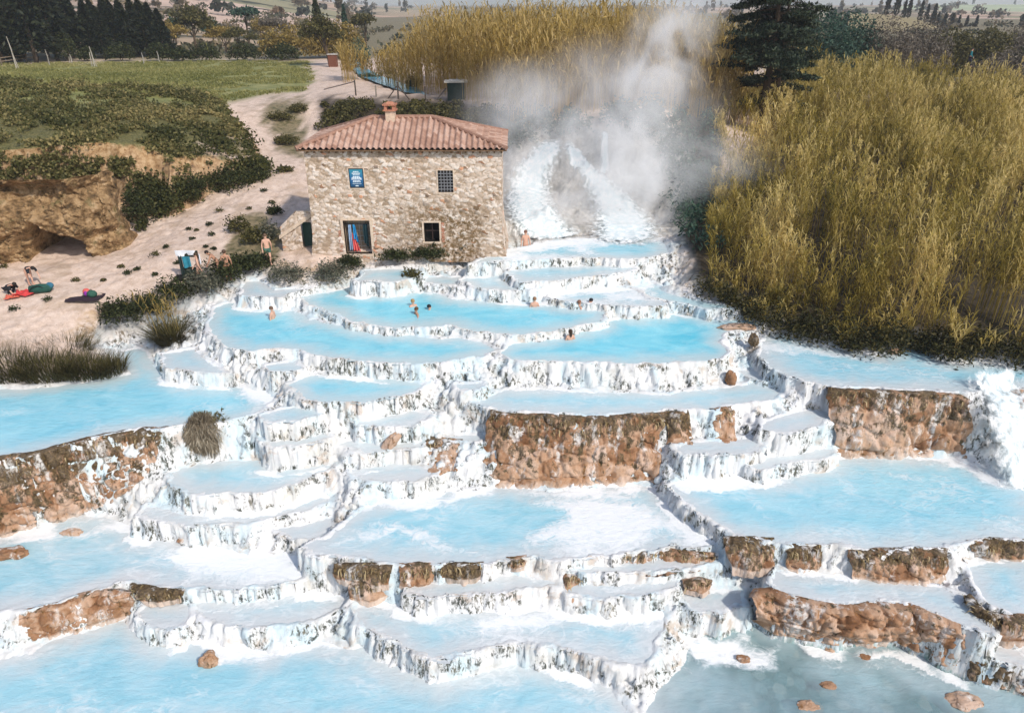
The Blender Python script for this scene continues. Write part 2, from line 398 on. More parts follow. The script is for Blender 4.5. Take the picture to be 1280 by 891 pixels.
# broken little steps and lumps on the faces between pools
q = 0.36; ph = fbm(X * .8, Y * .8, 51) * 2.2
hs = (np.floor(hz / q + ph) + sstep(.25, .95, (hz / q + ph) % 1.0) - ph) * q
hz = hz + out * 0.75 * (hs - hz)
f1, f2, _ = worley(X * 2.6, Y * 2.6, hz * 1.2, 61)
hz = hz + out * (0.30 * (fbm(X * 1.7, Y * 1.7, 52) - .5) + 0.34 * (fbm(X * 4.5, Y * 4.5, 53) - .5) + 0.26 * (0.5 - f1))
b1, b2, bid = worley(X * 4.6, Y * 4.6, hz * 2.5, 62)
hz = hz + out * (.20 * (.5 - b1) + .13 * (bid - .5))
for k in order:
    z, sd = POOLS[k][0], sds[k]
    ins = sd < 0
    hz = np.where(ins, z + 0.035 - 0.55 * (1 - np.exp(sd * 0.9)), hz)
    rim = np.exp(-((sd - 0.08) / 0.10) ** 2) * (sd >= 0)
    hz = np.where(rim > .02, np.maximum(hz, hz * (1 - rim) + (z + .02 + .09 * fbm(X * 3.5, Y * 3.5, 58, 3)) * rim), hz)
k2 = sstep(-0.4, 1.3, osd[inz] + 0.5 * (fbm(X, Y, 55) - .5))
HT = land.copy()
fx_ = (sstep(-1.5, 1, GX) * sstep(14, 11, GX) * sstep(42.5, 44.5, GY) * sstep(55, 52, GY))
land = land + fx_ * (1.5 * (fbm(GX * .45, GY * .45, 111) - .5) + .8 * (fbm(GX * 1.3, GY * 1.3, 112) - .5) + .35 * (fbm(GX * 3.5, GY * 3.5, 113) - .5))
HT = land.copy()
HT[inz] = hz * (1 - k2) + land[inz] * k2
gy_, gx_ = np.gradient(HT, ys, xs); gm_ = np.hypot(gx_, gy_) + 1e-6
DXY = np.zeros(HT.shape + (2,)); sel = inz & (gm_ > .45) & (GX > -26) & (GX < 26) & (GY > 12.5) & (GY < 47)
X_, Y_, Z_ = GX[sel], GY[sel], HT[sel]
l1, l2, l3 = worley(X_ * 3.2, Y_ * 3.2, Z_ * 4.2, 301)
am = (.26 * (.55 - l1) + .30 * (fbm(X_ * 2.2, Y_ * 2.2, 302, 4, Z_ * 4.5) - .5)) * sstep(.45, 1.4, gm_[sel]) * (1 - sstep(16.8, 18, X_) * sstep(23, 24, Y_) * sstep(28, 27, Y_)) * (1 - k2[np.flatnonzero(sel.ravel()[inz.ravel()])])
DXY[sel, 0] = -gx_[sel] / gm_[sel] * am; DXY[sel, 1] = -gy_[sel] / gm_[sel] * am
UU, VV = proj(GX, GY, HT)

def ground(x, y):
    """height of the finished ground"""
    x = np.asarray(x, float); y = np.asarray(y, float)
    i = np.clip(np.searchsorted(xs, x) - 1, 0, NX - 2); j = np.clip(np.searchsorted(ys, y) - 1, 0, NY - 2)
    a = (x - xs[i]) / (xs[i + 1] - xs[i]); b = (y - ys[j]) / (ys[j + 1] - ys[j])
    return (HT[j, i] * (1 - a) + HT[j, i + 1] * a) * (1 - b) + (HT[j + 1, i] * (1 - a) + HT[j + 1, i + 1] * a) * b

def hit(px, py, water=False):
    """where the ray of photo pixel px, py meets the ground"""
    a, b = (px - CX) / F, (CY - py) / F
    d = np.array([a, cp + b * sp, -sp + b * cp])
    t = np.concatenate([np.arange(14, 70, .04), np.arange(70, 400, .4)])
    pts = d[None] * t[:, None] + np.array([0, 0, H])
    g = ground(pts[:, 0], pts[:, 1])
    i = np.argmax(pts[:, 2] <= g)
    if pts[i, 2] > g[i]: i = len(t) - 1
    return Vector((pts[i, 0], pts[i, 1], g[i]))

def pmask(polys, feather=10.0, noise=14.0, scale=1.2):
    """how far inside any of the photo outlines the ground points lie"""
    m = np.zeros(GX.shape)
    vis = (GY > 11) & (GY < 260) & (UU > -80) & (UU < 1360) & (VV > -20)
    u = UU[vis] + noise * (fbm(GX[vis] * scale, GY[vis] * scale, 71) - .5) * 2
    v = VV[vis] + noise * .7 * (fbm(GX[vis] * scale, GY[vis] * scale, 72) - .5) * 2
    r = np.zeros(u.shape)
    for pl in polys:
        r = np.maximum(r, sstep(feather, -feather, poly_sd(u, v, pl, feather * 3)))
    m[vis] = r
    return m

inout = np.ones(GX.shape); inout[inz] = k2
trav = 1 - inout
FALLS = pmask([[(622,190),(662,160),(845,160),(862,230),(850,296),(700,296),(620,300)]], 10, 14, .8)
trav = np.maximum(trav, FALLS * .8)
fieldm = pmask([[(-80,140),(-80,82),(60,80),(200,76),(330,76),(385,76),(392,100),(380,115),(320,120),(270,132),(200,128),(100,132)]], 4, 8, .4) * (GY > 55)
moundm = mk * sstep(-.15, .5, (HT - 10.3) * .5 + (fbm(GX * 1.1, GY * 1.1, 81) - .5) * 1.6 + sstep(-13, -10, GX) * 1.2)
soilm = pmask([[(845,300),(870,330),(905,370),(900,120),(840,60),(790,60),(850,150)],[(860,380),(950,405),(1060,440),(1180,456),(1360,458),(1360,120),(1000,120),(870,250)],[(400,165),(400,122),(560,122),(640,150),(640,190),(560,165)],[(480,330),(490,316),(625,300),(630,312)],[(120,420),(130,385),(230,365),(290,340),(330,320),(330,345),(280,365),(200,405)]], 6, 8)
drym = np.maximum(sstep(126, 136, GY + .25 * GX * (GX > 0)), pmask([[(385,120),(335,126),(330,150),(350,190),(380,200),(380,150)],[(300,330),(280,320),(300,270),(330,265),(360,300),(340,335)]], 6, 12))
mask = np.stack([trav, moundm, fieldm, soilm], -1).reshape(-1, 4)
wet = FALLS
pebble = np.zeros(X.shape); pebble[(sds['clear'] < 0) & (HT[inz] < -.03)] = 1
pebf = np.zeros(GX.shape); pebf[inz] = pebble
mask2 = np.stack([drym, pebf, wet, np.ones_like(wet)], -1).reshape(-1, 4)

# ground material
t = NT('ground')
A1 = t.n('ShaderNodeSeparateColor', {0: t.attr('mask', 'Color')}); A2 = t.n('ShaderNodeSeparateColor', {0: t.attr('mask2', 'Color')})
soil_f = t.attr('mask', 'Alpha')
co = t.coord(); geo = t.n('ShaderNodeNewGeometry')
nz = t.n('ShaderNodeSeparateXYZ', {0: geo.outputs['True Normal']}).outputs[2]
steep = t.rng(nz, 0.93, 0.55)
big = t.noise(co, .55, 5); mid = t.noise(co, 2.4, 6, .6); fine = t.noise(co, 9, 5, .65)
sand = t.ramp(t.math('ADD', t.math('MULTIPLY', mid, .6), t.math('MULTIPLY', fine, .4)), [(.3, (.44, .31, .22)), (.5, (.66, .51, .41)), (.68, (.76, .62, .52))])
sand = t.mix(t.math('MULTIPLY', t.rng(big, .52, .66), .45), sand, (.34, .24, .15))
sand = t.mix(t.rng(t.noise(co, 20, 5, .7), .60, .68), sand, (.20, .14, .08))
rocky = t.ramp(t.noise(co, 3.0, 8, .7), [(.3, (.05, .03, .015)), (.42, (.25, .14, .055)), (.56, (.44, .29, .15)), (.75, (.55, .41, .26))])
sand = t.mix(t.math('MULTIPLY', steep, .85), sand, rocky)
grass = t.ramp(t.math('ADD', t.math('MULTIPLY', big, .5), t.math('MULTIPLY', fine, .5)), [(.33, (.09, .11, .03)), (.5, (.23, .23, .075)), (.66, (.40, .35, .15))])
green = t.ramp(fine, [(.3, (.045, .05, .016)), (.52, (.13, .12, .042)), (.72, (.29, .23, .10))])
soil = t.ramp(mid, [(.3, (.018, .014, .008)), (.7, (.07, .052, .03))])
dry = t.ramp(mid, [(.35, (.09, .085, .035)), (.6, (.27, .21, .12))])
# travertine: white calcite, dark algae specks hanging down the faces, warm stains
vs = t.coord((1, 1, .35))
speck = t.math('MULTIPLY', t.rng(t.noise(vs, 7.0, 6, .78), .465, .56), t.rng(t.noise(co, 1.2, 5, .65), .47, .57))
speck = t.math('MULTIPLY', speck, t.rng(nz, .93, .66))
stain = t.math('MULTIPLY', t.rng(t.noise(co, .9, 5, .6, .6), .56, .68), t.rng(nz, .97, .75))
white = t.ramp(t.math('ADD', t.math('MULTIPLY', mid, .5), t.math('MULTIPLY', big, .5)), [(.30, (.50, .48, .43)), (.42, (.68, .68, .66)), (.60, (.80, .80, .80))])
white = t.mix(t.math('MULTIPLY', t.rng(t.noise(t.coord((1, 1, .6), loc=(9, 4, 0)), .55, 6, .65, .8), .46, .66), .8), white, (.56, .70, .75))
white = t.mix(t.math('MULTIPLY', stain, .55), white, (.46, .33, .22))
white = t.mix(t.math('MULTIPLY', speck, .95), white, t.ramp(t.noise(co, 1.6, 5, .6), [(.36, (.014, .022, .014)), (.52, (.05, .055, .036)), (.66, (.17, .15, .10)), (.78, (.28, .21, .12))]))
pco = t.n('ShaderNodeVectorMath', {0: co, 1: t.n('ShaderNodeTexNoise', {'Scale': 1.5}).outputs[1]}, operation='ADD').outputs[0]
peb = t.voro(pco, 2.2, 'F1', 'Color'); pd = t.voro(pco, 2.2, 'F1')
pebc = t.mix(t.rng(pd, .62, .40), (.16, .27, .25), t.ramp(t.n('ShaderNodeSeparateColor', {0: peb}).outputs[0], [(.2, (.22, .36, .36)), (.6, (.38, .50, .50)), (.92, (.64, .56, .48))]))
col = t.mix(A2.outputs[0], sand, dry)
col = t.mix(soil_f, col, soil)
col = t.mix(A1.outputs[1], col, t.mix(t.rng(nz, .75, .45), green, rocky))
col = t.mix(A1.outputs[2], col, grass)
col = t.mix(A1.outputs[0], col, white)
rk = t.ramp(t.math('ADD', t.math('MULTIPLY', mid, .6), t.math('MULTIPLY', t.noise(vs, 5, 5, .7), .4)), [(.35, (.13, .115, .095)), (.5, (.34, .31, .27)), (.66, (.60, .57, .53))])
col = t.mix(t.math('MULTIPLY', A2.outputs[2], .85), col, rk)
col = t.mix(A2.outputs[1], col, pebc)
bh = t.math('ADD', t.math('MULTIPLY', t.noise(vs, 7, 7, .7), 1.0), t.math('MULTIPLY', fine, .6))
G_MAT = t.done(t.principled(col, .75, t.bump(bh, .4, .10), .3))
tm = mesh_np('terrain', np.stack([GX + DXY[..., 0], GY + DXY[..., 1], HT], -1).reshape(-1, 3), grid_faces(NX, NY), True, {'mask': mask, 'mask2': mask2})
tag(link('terrain', tm, G_MAT), kind='structure')

# ------------------------------------------------------------------ water
hup = ground(X, Y + 0.55); hup2 = ground(X + .4, Y + .5)
FOAM = pmask([[(225,690),(400,690),(440,715),(400,735),(300,742),(225,738)],[(640,640),(720,618),(800,630),(860,660),(905,672),(880,684),(700,700),(640,690),(700,660)],[(400,690),(450,655),(520,665),(600,690),(600,698),(520,690),(440,680)],[(590,765),(700,760),(690,805),(600,812),(575,790)],[(640,612),(720,618),(800,612),(820,632),(760,640),(650,632)],[(460,625),(560,614),(600,625),(520,640)],[(840,615),(930,592),(960,606),(880,628)],[(700,770),(760,755),(830,756),(836,775),(800,790),(740,785)],[(0,672),(120,655),(200,672),(120,684)],[(880,800),(990,800),(960,850),(880,845)],[(1190,590),(1220,560),(1320,590),(1320,618),(1230,612)],[(1210,640),(1300,655),(1300,664),(1220,655)],[(1070,600),(1130,605),(1190,625),(1130,620)],[(620,375),(700,355),(830,352),(830,385),(760,383)],[(600,345),(850,300),(850,280),(620,290)],[(940,420),(1060,440),(1120,460),(1050,462),(950,450)],[(1000,470),(1120,462),(1240,485),(1060,470)],[(270,805),(380,800),(420,812),(350,830),(270,840)],[(560,838),(600,828),(560,860)],[(290,480),(345,490),(320,515),(280,500)],[(330,370),(390,372),(360,386)]], 26, 30, .7)
FO = FOAM[inz]
pale = (pmask([[(0,680),(150,660),(400,690),(230,740),(100,735)],[(830,600),(960,590),(1010,620),(900,610)]], 20, 25, .5))[inz]
WV, WQ, WA = [], [], []
base = 0
idx_full = np.full(GX.shape, -1); ii = np.flatnonzero(inz.ravel())
for k in order:
    z, tint, _ = POOLS[k]
    sd = np.full(GX.size, 9.0); sd[ii] = sds[k]; sd = sd.reshape(GX.shape)
    keep = sd < 0.16
    cell = keep[:-1, :-1] & keep[1:, :-1] & keep[:-1, 1:] & keep[1:, 1:]
    cj, ci = np.nonzero(cell)
    quad = np.stack([cj * NX + ci, cj * NX + ci + 1, (cj + 1) * NX + ci + 1, (cj + 1) * NX + ci], -1)
    uq, inv = np.unique(quad, return_inverse=True)
    x, y = GX.ravel()[uq], GY.ravel()[uq]
    s = sd.ravel()[uq]
    dep = np.clip(-s, 0, 3)
    rise = np.maximum(ground(x, y + .5), ground(x + .35, y + .4)) - z
    rise2 = np.maximum(ground(x, y + 1.0), ground(x - .6, y + .8)) - z
    full = np.zeros(GX.size); full[ii] = FO; fp = np.zeros(GX.size); fp[ii] = pale
    fo = np.clip(.9 * sstep(.25, .7, rise) + .55 * sstep(.3, .9, rise2), 0, 1) * sstep(.34, .6, fbm(x * .45, y * .45, 91, 3)) + full[uq] * .95
    clear = np.zeros(x.shape)
    if k == 'clear':
        clear = sstep(3.5, 6.5, x + 1.5 * (fbm(x * .5, y * .5, 95) - .5)) * .8
    WV.append(np.stack([x, y, np.full(x.shape, z)], -1)); WQ.append(inv.reshape(-1, 4) + base); base += len(uq)
    WA.append(np.stack([dep, np.clip(fo, 0, 1), np.full(x.shape, tint) * (1 - .7 * fp[uq]), clear], -1))
t = NT('thermal_water')
wa = t.n('ShaderNodeSeparateColor', {0: t.attr('wat', 'Color')}); clr = t.attr('wat', 'Alpha')
co = t.coord()
dn = t.math('ADD', wa.outputs[0], t.math('MULTIPLY', t.math('SUBTRACT', t.noise(co, .9, 5, .6, .8), .5), .9))
shore = t.rng(dn, -.1, 1.5)
palec = t.ramp(t.noise(t.coord((1, 1.9, 1)), .42, 7, .62, 1.8), [(.3, (.31, .55, .64)), (.5, (.44, .64, .71)), (.7, (.60, .71, .75))])
turq = t.ramp(t.noise(t.coord((1, 1.7, 1)), .35, 7, .6, 1.6), [(.3, (.10, .54, .70)), (.7, (.30, .72, .82))])
c = t.mix(wa.outputs[2], palec, turq)
c = t.mix(shore, t.mix(wa.outputs[2], (.64, .64, .64), (.52, .64, .66)), c)
fs = t.noise(t.coord((1, 1.3, 1)), 2.2, 8, .72, 1.4)
ff = t.math('MULTIPLY', t.rng(t.math('ADD', t.math('MULTIPLY', wa.outputs[1], .66), t.math('MULTIPLY', fs, .75)), .66, 1.0), t.rng(wa.outputs[1], .0, .25))
wsp = t.math('SUBTRACT', 1.0, t.math('MULTIPLY', t.math('ABSOLUTE', t.math('SUBTRACT', t.noise(t.coord((1, 1.7, 1), loc=(3, 8, 0)), .7, 5, .55, 2.2), .5)), 14.0), clamp=True)
wsp = t.math('MULTIPLY', wsp, t.rng(t.noise(t.coord((1, 1.4, 1), loc=(31, 5, 0)), .38, 4, .6, .5), .50, .66))
c = t.mix(t.math('MULTIPLY', wsp, t.math('SUBTRACT', .62, t.math('MULTIPLY', wa.outputs[2], .45))), c, (.82, .85, .85))
c = t.mix(clr, c, t.ramp(t.noise(co, .5, 5, .6), [(.35, (.46, .67, .73)), (.65, (.64, .77, .82))]))
c = t.mix(ff, c, (.86, .88, .88))
rip = t.math('ADD', t.noise(t.coord((1, 2.2, 1)), 2.2, 5, .6, .5), t.math('MULTIPLY', t.noise(co, 11, 4, .6), .25))
wb = t.principled(c, t.math('ADD', .09, t.math('MULTIPLY', ff, .6)), t.bump(t.math('ADD', rip, t.math('MULTIPLY', ff, .6)), .34, .12), .55, **{'IOR': 1.33})
tr = t.n('ShaderNodeBsdfTransparent', {0: (.80, .97, .98, 1)}); gl = t.n('ShaderNodeBsdfGlossy', {'Color': (1, 1, 1, 1), 'Roughness': .12})
fr = t.n('ShaderNodeFresnel', {'IOR': 1.33})
cw_ = t.n('ShaderNodeMixShader', {0: fr.outputs[0], 1: tr.outputs[0], 2: gl.outputs[0]})
clf = t.math('MULTIPLY', clr, t.math('SUBTRACT', 1.0, ff))
clf = t.math('MULTIPLY', clf, t.rng(t.noise(co, .35, 3, .5), .75, .35, .35, .9))
W_MAT = t.done(t.n('ShaderNodeMixShader', {0: clf, 1: wb.outputs[0], 2: cw_.outputs[0]}))
wm = mesh_np('water', np.concatenate(WV), np.concatenate(WQ), True, {'wat': np.concatenate(WA)})
tag(link('water', wm, W_MAT), kind='structure')
# the stream that feeds the fall
sw = np.array(W2(STREAM, 11.3)); 
sm = bpy.data.meshes.new('stream_water'); sm.from_pydata([(x, y, 11.28) for x, y in sw], [], [tuple(range(len(sw)))[::-1]])
t = NT('stream_water'); co = t.coord()
tag(link('stream_water', sm, t.done(t.principled(t.ramp(t.noise(co, .5, 4), [(.3, (.12, .42, .58)), (.7, (.3, .62, .76))]), .12, t.bump(t.noise(co, 4, 4), .2, .05), .5))), kind='structure')
# ------------------------------------------------------------------ rock ledges and boulders
t = NT('ledge_rock')
co = t.coord(); hgt = t.attr('hgt'); tone = t.attr('tone')
n1 = t.noise(co, 1.6, 7, .68); n2 = t.noise(t.coord((1, 1, .3)), 4.2, 6, .7); n3 = t.noise(co, 12, 4, .6)
base = t.ramp(t.math('ADD', t.math('MULTIPLY', tone, .45), t.math('MULTIPLY', n1, .6)), [(.28, (.17, .075, .03)), (.45, (.33, .175, .09)), (.60, (.48, .31, .205)), (.82, (.62, .47, .38))])
base = t.mix(t.rng(n2, .55, .68), base, (.30, .13, .025))
base = t.mix(t.math('MULTIPLY', t.rng(t.math('ADD', n2, t.math('MULTIPLY', n1, .55)), .86, .98), .9), base, (.035, .03, .014))
algae = t.rng(t.math('ADD', t.math('MULTIPLY', t.attr('moss'), .5), t.math('ADD', t.math('MULTIPLY', hgt, .24), t.math('ADD', t.math('MULTIPLY', n2, 1.0), t.math('MULTIPLY', n1, .8)))), 1.31, 1.45)
base = t.mix(t.math('MULTIPLY', algae, .88), base, t.ramp(n3, [(.35, (.018, .014, .007)), (.55, (.09, .065, .028)), (.75, (.24, .17, .08))]))
base = t.mix(t.math('MULTIPLY', t.rng(t.math('ADD', t.attr('edge'), t.math('MULTIPLY', n2, .5)), .8, 1.0), .9), base, (.78, .77, .75))
drip = t.math('MULTIPLY', t.rng(t.noise(t.coord((1, 1, .12)), 1.7, 6, .7), .53, .64), t.rng(t.noise(co, 5, 5, .7), .36, .56))
base = t.mix(t.math('MULTIPLY', drip, .8), base, (.76, .74, .71))
base = t.mix(t.math('MULTIPLY', t.rng(t.math('ADD', hgt, t.math('MULTIPLY', n2, .25)), .22, .10), .7), base, (.68, .58, .50))
ROCK = t.done(t.principled(base, .7, t.bump(t.math('ADD', t.math('MULTIPLY', n1, 1.2), t.math('MULTIPLY', n3, .35)), .8, .10), .35))

t = NT('dry_grass_blade'); DRYGRASS = t.done(t.principled(t.ramp(t.attr('tone'), [(.1, (.06, .04, .015)), (.5, (.20, .14, .06)), (.9, (.46, .36, .20))]), .8, None, .15))
def resample(pts, n):
    pts = np.asarray(pts, float); s = np.r_[0, np.cumsum(np.hypot(*np.diff(pts[:, :2], axis=0).T))]
    u = np.linspace(0, s[-1], n)
    return np.stack([np.interp(u, s, pts[:, k]) for k in range(pts.shape[1])], -1)

def ledge(label, top, zt, bot, zb, bulge=.16, block=1.25, amp=.26, seed=0, cat='rock ledge', white_ends=.5, name='rock_ledge', group=None, moss=.5, straw=True):
    zb = zb if isinstance(zb, (list, tuple)) else [zb] * len(bot)
    T = np.array([P(x, y, zt) for x, y in top]); B = np.array([P(x, y, z) for (x, y), z in zip(bot, zb)])
    L = np.hypot(*np.diff(T[:, :2], axis=0).T).sum()
    n = max(24, int(L / .045)); T = resample(T, n); B = resample(B, n)
    hh = np.linalg.norm(T - B, axis=1).mean(); m = max(14, int(hh / .045))
    tn = np.gradient((T + B)[:, :2] / 2, axis=0); k = np.ones(9) / 9
    nrm = np.stack([tn[:, 1], -tn[:, 0]], -1); nrm = nrm / (np.linalg.norm(nrm, axis=1, keepdims=True) + 1e-9)
    for c in (0, 1): nrm[:, c] = np.convolve(np.pad(nrm[:, c], 4, 'edge'), k, 'valid')
    rows = [(-.34, 0), (-.2, 0), (-.08, 0)] + [(0, v) for v in np.linspace(0, 1, m)] + [(.0, 1.12)]
    V = []; hg = []; ed = []
    s = np.linspace(0, 1, n); endf = np.clip(np.minimum(s, 1 - s) * L / min(.8, L * .3) + .5 * (vnoise(s * L * 3, s * 0 + seed, 7) - .5) * (np.minimum(s, 1 - s) * L < .6), 0, 1); endf = np.sqrt(endf)
    for back, v in rows:
        p = T * (1 - v) + B * v
        prof = math.sin(math.pi * min(1, v * .9 + .18)) ** .6 if back == 0 else .35
        off = (bulge * prof * endf + .10 * endf + back)[:, None] if back == 0 else np.full((n, 1), back) 
        p = p.copy(); p[:, :2] += nrm * off; p[:, 2] += .06 * endf - (1 - endf) * .2 if back == 0 and v < .1 else (.04 if back > -.15 else -.03 if back > -.3 else -.16)
        if v > 1: p[:, 2] -= .15
        if back == 0:
            push = np.zeros(n)
            for _ in range(22):
                b_ = ground(p[:, 0] + nrm[:, 0] * push, p[:, 1] + nrm[:, 1] * push) > p[:, 2] - .02
                push[b_] += .06
            push = np.convolve(np.pad(np.minimum(push, .9), 5, 'edge'), np.ones(11) / 11, 'valid') if v <= .97 else push * 0
            p[:, :2] += nrm * (push * np.clip(endf * 1.3, 0, 1))[:, None]
        V.append(p); hg.append(np.full(n, 1 - min(v, 1))); ed.append(1 - endf)
    V = np.stack(V); sh = V.shape[:2]
    q = V.reshape(-1, 3); nn = np.tile(nrm, (sh[0], 1)); ef = np.tile(endf, sh[0])
    wx = q + .35 * (np.stack([fbm(q[:, 0] * 1.1, q[:, 1] * 1.1, 5 + seed, 3, q[:, 2] * 1.1), fbm(q[:, 0] * 1.1, q[:, 1] * 1.1, 6 + seed, 3, q[:, 2] * 1.1), fbm(q[:, 0] * 1.1, q[:, 1] * 1.1, 7 + seed, 3, q[:, 2] * 1.1)], -1) - .5)
    f1, f2, cid = worley(wx[:, 0] * block, wx[:, 1] * block, wx[:, 2] * block * 1.25, 100 + seed)
    blk = np.sqrt(np.clip(f2 - f1, 0, .5) / .5)
    g1, g2, gid = worley(wx[:, 0] * block * 2.3, wx[:, 1] * block * 2.3, wx[:, 2] * block * 2.0, 140 + seed)
    d = .62 * amp * (np.minimum(blk, .75) - .55) + .3 * amp * (np.sqrt(np.clip(g2 - g1, 0, .4) / .4) - .6) + .13 * (cid - .5) + .30 * (fbm(q[:, 0] * 2.2, q[:, 1] * 2.2, 9 + seed, 5, q[:, 2] * 1.6) - .5) + .07 * (fbm(q[:, 0] * 8, q[:, 1] * 8, 19 + seed, 3, q[:, 2] * 5) - .5)
    backrow = np.repeat(np.array([1 if b == 0 else .25 for b, v in rows]), n)
    d = d * backrow * (.4 + .6 * ef)
    tt_ = np.stack([-nn[:, 1], nn[:, 0]], -1); q[:, :2] += tt_ * (.5 * min(1, L / 2) * (fbm(q[:, 2] * 1.6 + seed, q[:, 0] * .8, 55 + seed, 3) - .5) * (1.2 - .6 * ef))[:, None]
    q[:, :2] += nn * d[:, None]; q[:, 2] += d * .25 + (1 - backrow) * .14 * (fbm(q[:, 0] * 3, q[:, 1] * 3, 33) - .5)
    c = q.mean(0); c[2] = q[:, 2].min()
    me = mesh_np(name, q - c, grid_faces(n, sh[0])[:, ::-1], True, {'hgt': np.concatenate(hg), 'tone': .5 * cid + .5 * gid, 'edge': np.concatenate(ed) * white_ends, 'moss': np.full(len(q), moss)})
    o = link(name, me, ROCK, loc=tuple(c))
    if straw and moss >= .45:
        k_ = int(L * 24); i_ = RNG.integers(2, n - 2, k_); j_ = RNG.integers(2, 5 + int(moss * m * .3), k_); p0 = V[j_, i_] - c
        nv_ = nrm[i_] + RNG.normal(0, .5, (k_, 2)); ln_ = RNG.uniform(.06, .26, k_); sd_ = np.stack([-nv_[:, 1], nv_[:, 0], 0 * ln_], -1) * .012
        p1 = p0 + np.stack([nv_[:, 0] * ln_ * .5, nv_[:, 1] * ln_ * .5, ln_ * .25], -1); p2 = p0 + np.stack([nv_[:, 0] * ln_ * .75, nv_[:, 1] * ln_ * .75, -ln_ * .6], -1)
        VV = np.stack([p0 - sd_, p0 + sd_, p1 - sd_, p1 + sd_, p2 - sd_ * .3, p2 + sd_ * .3], 1).reshape(-1, 3); b_ = np.arange(k_) * 6
        QQ = np.concatenate([np.stack([b_, b_ + 1, b_ + 3, b_ + 2], -1), np.stack([b_ + 2, b_ + 3, b_ + 5, b_ + 4], -1)])
        link('dry_grass', mesh_np('dry_grass', VV, QQ, False, {'tone': np.repeat(RNG.random(k_), 6)}), DRYGRASS, o)['kind'] = 'stuff'
    return tag(o, label, cat, group)

ledge('long dark-holed brown rock wall along the edge of the big left pool', [(-60,580),(0,571),(45,566),(90,553),(130,543),(170,537),(207,535)], 4.3, [(-60,700),(0,672),(45,657),(105,641),(142,622),(172,598),(203,575)], [1.1,1.1,1.1,1.1,1.5,2.2,3.0], .2, 1.3, .46, 1, moss=.74)
ledge('wide pink and orange block wall in the middle of the terraces', [(612,514),(640,518),(680,519),(720,521),(750,522),(790,519),(832,517)], 4.6, [(598,600),(620,606),(650,608),(700,609),(740,607),(790,603),(826,598)], 2.1, .22, 1.0, .38, 2, moss=.6)
ledge('narrow mossy brown rock pillar just right of the middle wall', [(834,516),(848,515),(862,514)], 4.6, [(832,562),(848,560),(862,556)], 3.3, .15, 1.8, .24, 3, moss=.75)
ledge('small orange-streaked rock pillar between white falls', [(888,513),(903,511),(918,509)], 4.6, [(890,552),(905,551),(921,548)], 3.5, .12, 1.6, .2, 4)
ledge('square pale orange rock block below the small shelf pool', [(535,547),(555,549),(578,551)], 3.4, [(540,580),(560,582),(578,583)], 2.6, .15, 1.3, .22, 5)
ledge('tall ochre-stained block wall beside the waterfall on the right side', [(1033,486),(1080,488),(1130,490),(1180,491),(1200,495),(1214,503)], 5.4, [(1046,572),(1100,571),(1150,569),(1200,568),(1218,566)], 2.7, .22, .85, .38, 6, moss=.6)
ledge('short brown rock lip at the far side of the right waterfall', [(1243,489),(1262,487),(1300,487)], 5.4, [(1250,499),(1265,505),(1300,512)], 4.7, .12, 1.5, .2, 7)
ledge('long overhanging pinkish rock above the clear pebble pool', [(940,752),(950,740),(965,738),(985,746),(1020,754),(1060,759),(1100,756),(1140,758),(1175,773),(1200,784)], 1.9, [(942,776),(955,780),(985,786),(1010,793),(1060,801),(1080,804),(1110,799),(1155,801),(1180,809),(1208,806)], .1, .42, 1.2, .34, 8, moss=.28)
ledge('grassy brown rock hump at the left end of the lip row', [(908,674),(935,673),(966,675)], 2.7, [(910,711),(935,713),(965,709)], 1.9, .2, 1.5, .28, 9, moss=.78)
ledge('lone round brown rock standing in the white lip row', [(980,684),(1003,681),(1027,684)], 2.7, [(983,711),(1003,713),(1027,711)], 1.9, .2, 1.4, .26, 10, moss=.8)
ledge('broad brown mossy rock with pink base on the lip row', [(1062,691),(1095,688),(1140,686),(1186,688)], 2.7, [(1068,722),(1100,725),(1140,728),(1183,722)], 1.9, .2, 1.5, .3, 11, moss=.68)
ledge('brown mossy rock lip at the end of the row by the small right pool', [(1209,677),(1245,675),(1300,676)], 2.7, [(1212,694),(1245,698),(1300,699)], 2.1, .15, 1.5, .24, 12, moss=.8)
ledge('low mossy brown rock edge under the centre pool', [(418,708),(440,707),(470,706),(489,710)], 2.1, [(420,724),(445,728),(470,730),(488,732)], 1.5, .12, 1.7, .24, 13, moss=.85)
ledge('orange rounded rock step below the mossy centre edge', [(436,728),(460,722),(485,721)], 1.5, [(438,748),(460,750),(484,744)], .9, .18, 1.3, .2, 14)
ledge('brown furry rock lobe beside the orange step', [(498,707),(520,705),(543,706)], 2.1, [(500,731),(520,733),(541,729)], 1.4, .14, 1.5, .2, 15)
ledge('row of small dark mossy lumps on the centre lip', [(548,706),(580,706),(608,704)], 2.1, [(550,721),(580,723),(606,717)], 1.6, .1, 2.0, .2, 16, moss=.95)
ledge('small pale brown rock knob on the centre lip right end', [(632,699),(645,698),(658,696)], 2.1, [(632,707),(645,708),(656,706)], 1.8, .1, 2.0, .15, 17)
ledge('long pinkish crumbly rock bank below the grey pool', [(28,766),(75,754),(100,744),(132,738),(162,744)], 1.1, [(38,801),(60,796),(100,786),(132,777),(160,771)], .05, .16, 1.9, .3, 18, moss=.3)
ledge('dark mossy rock cap at the tip of the pinkish bank', [(163,732),(190,736),(226,740)], 1.15, [(180,752),(200,752),(224,748)], .8, .12, 1.8, .2, 19, moss=.9)
ledge('dark mossy ridge dividing the ledge pool from the right pool', [(1208,742),(1218,754),(1228,764),(1250,771)], 2.15, [(1208,750),(1216,766),(1226,777),(1248,782)], 1.7, .1, 1.8, .24, 20, moss=1.0)
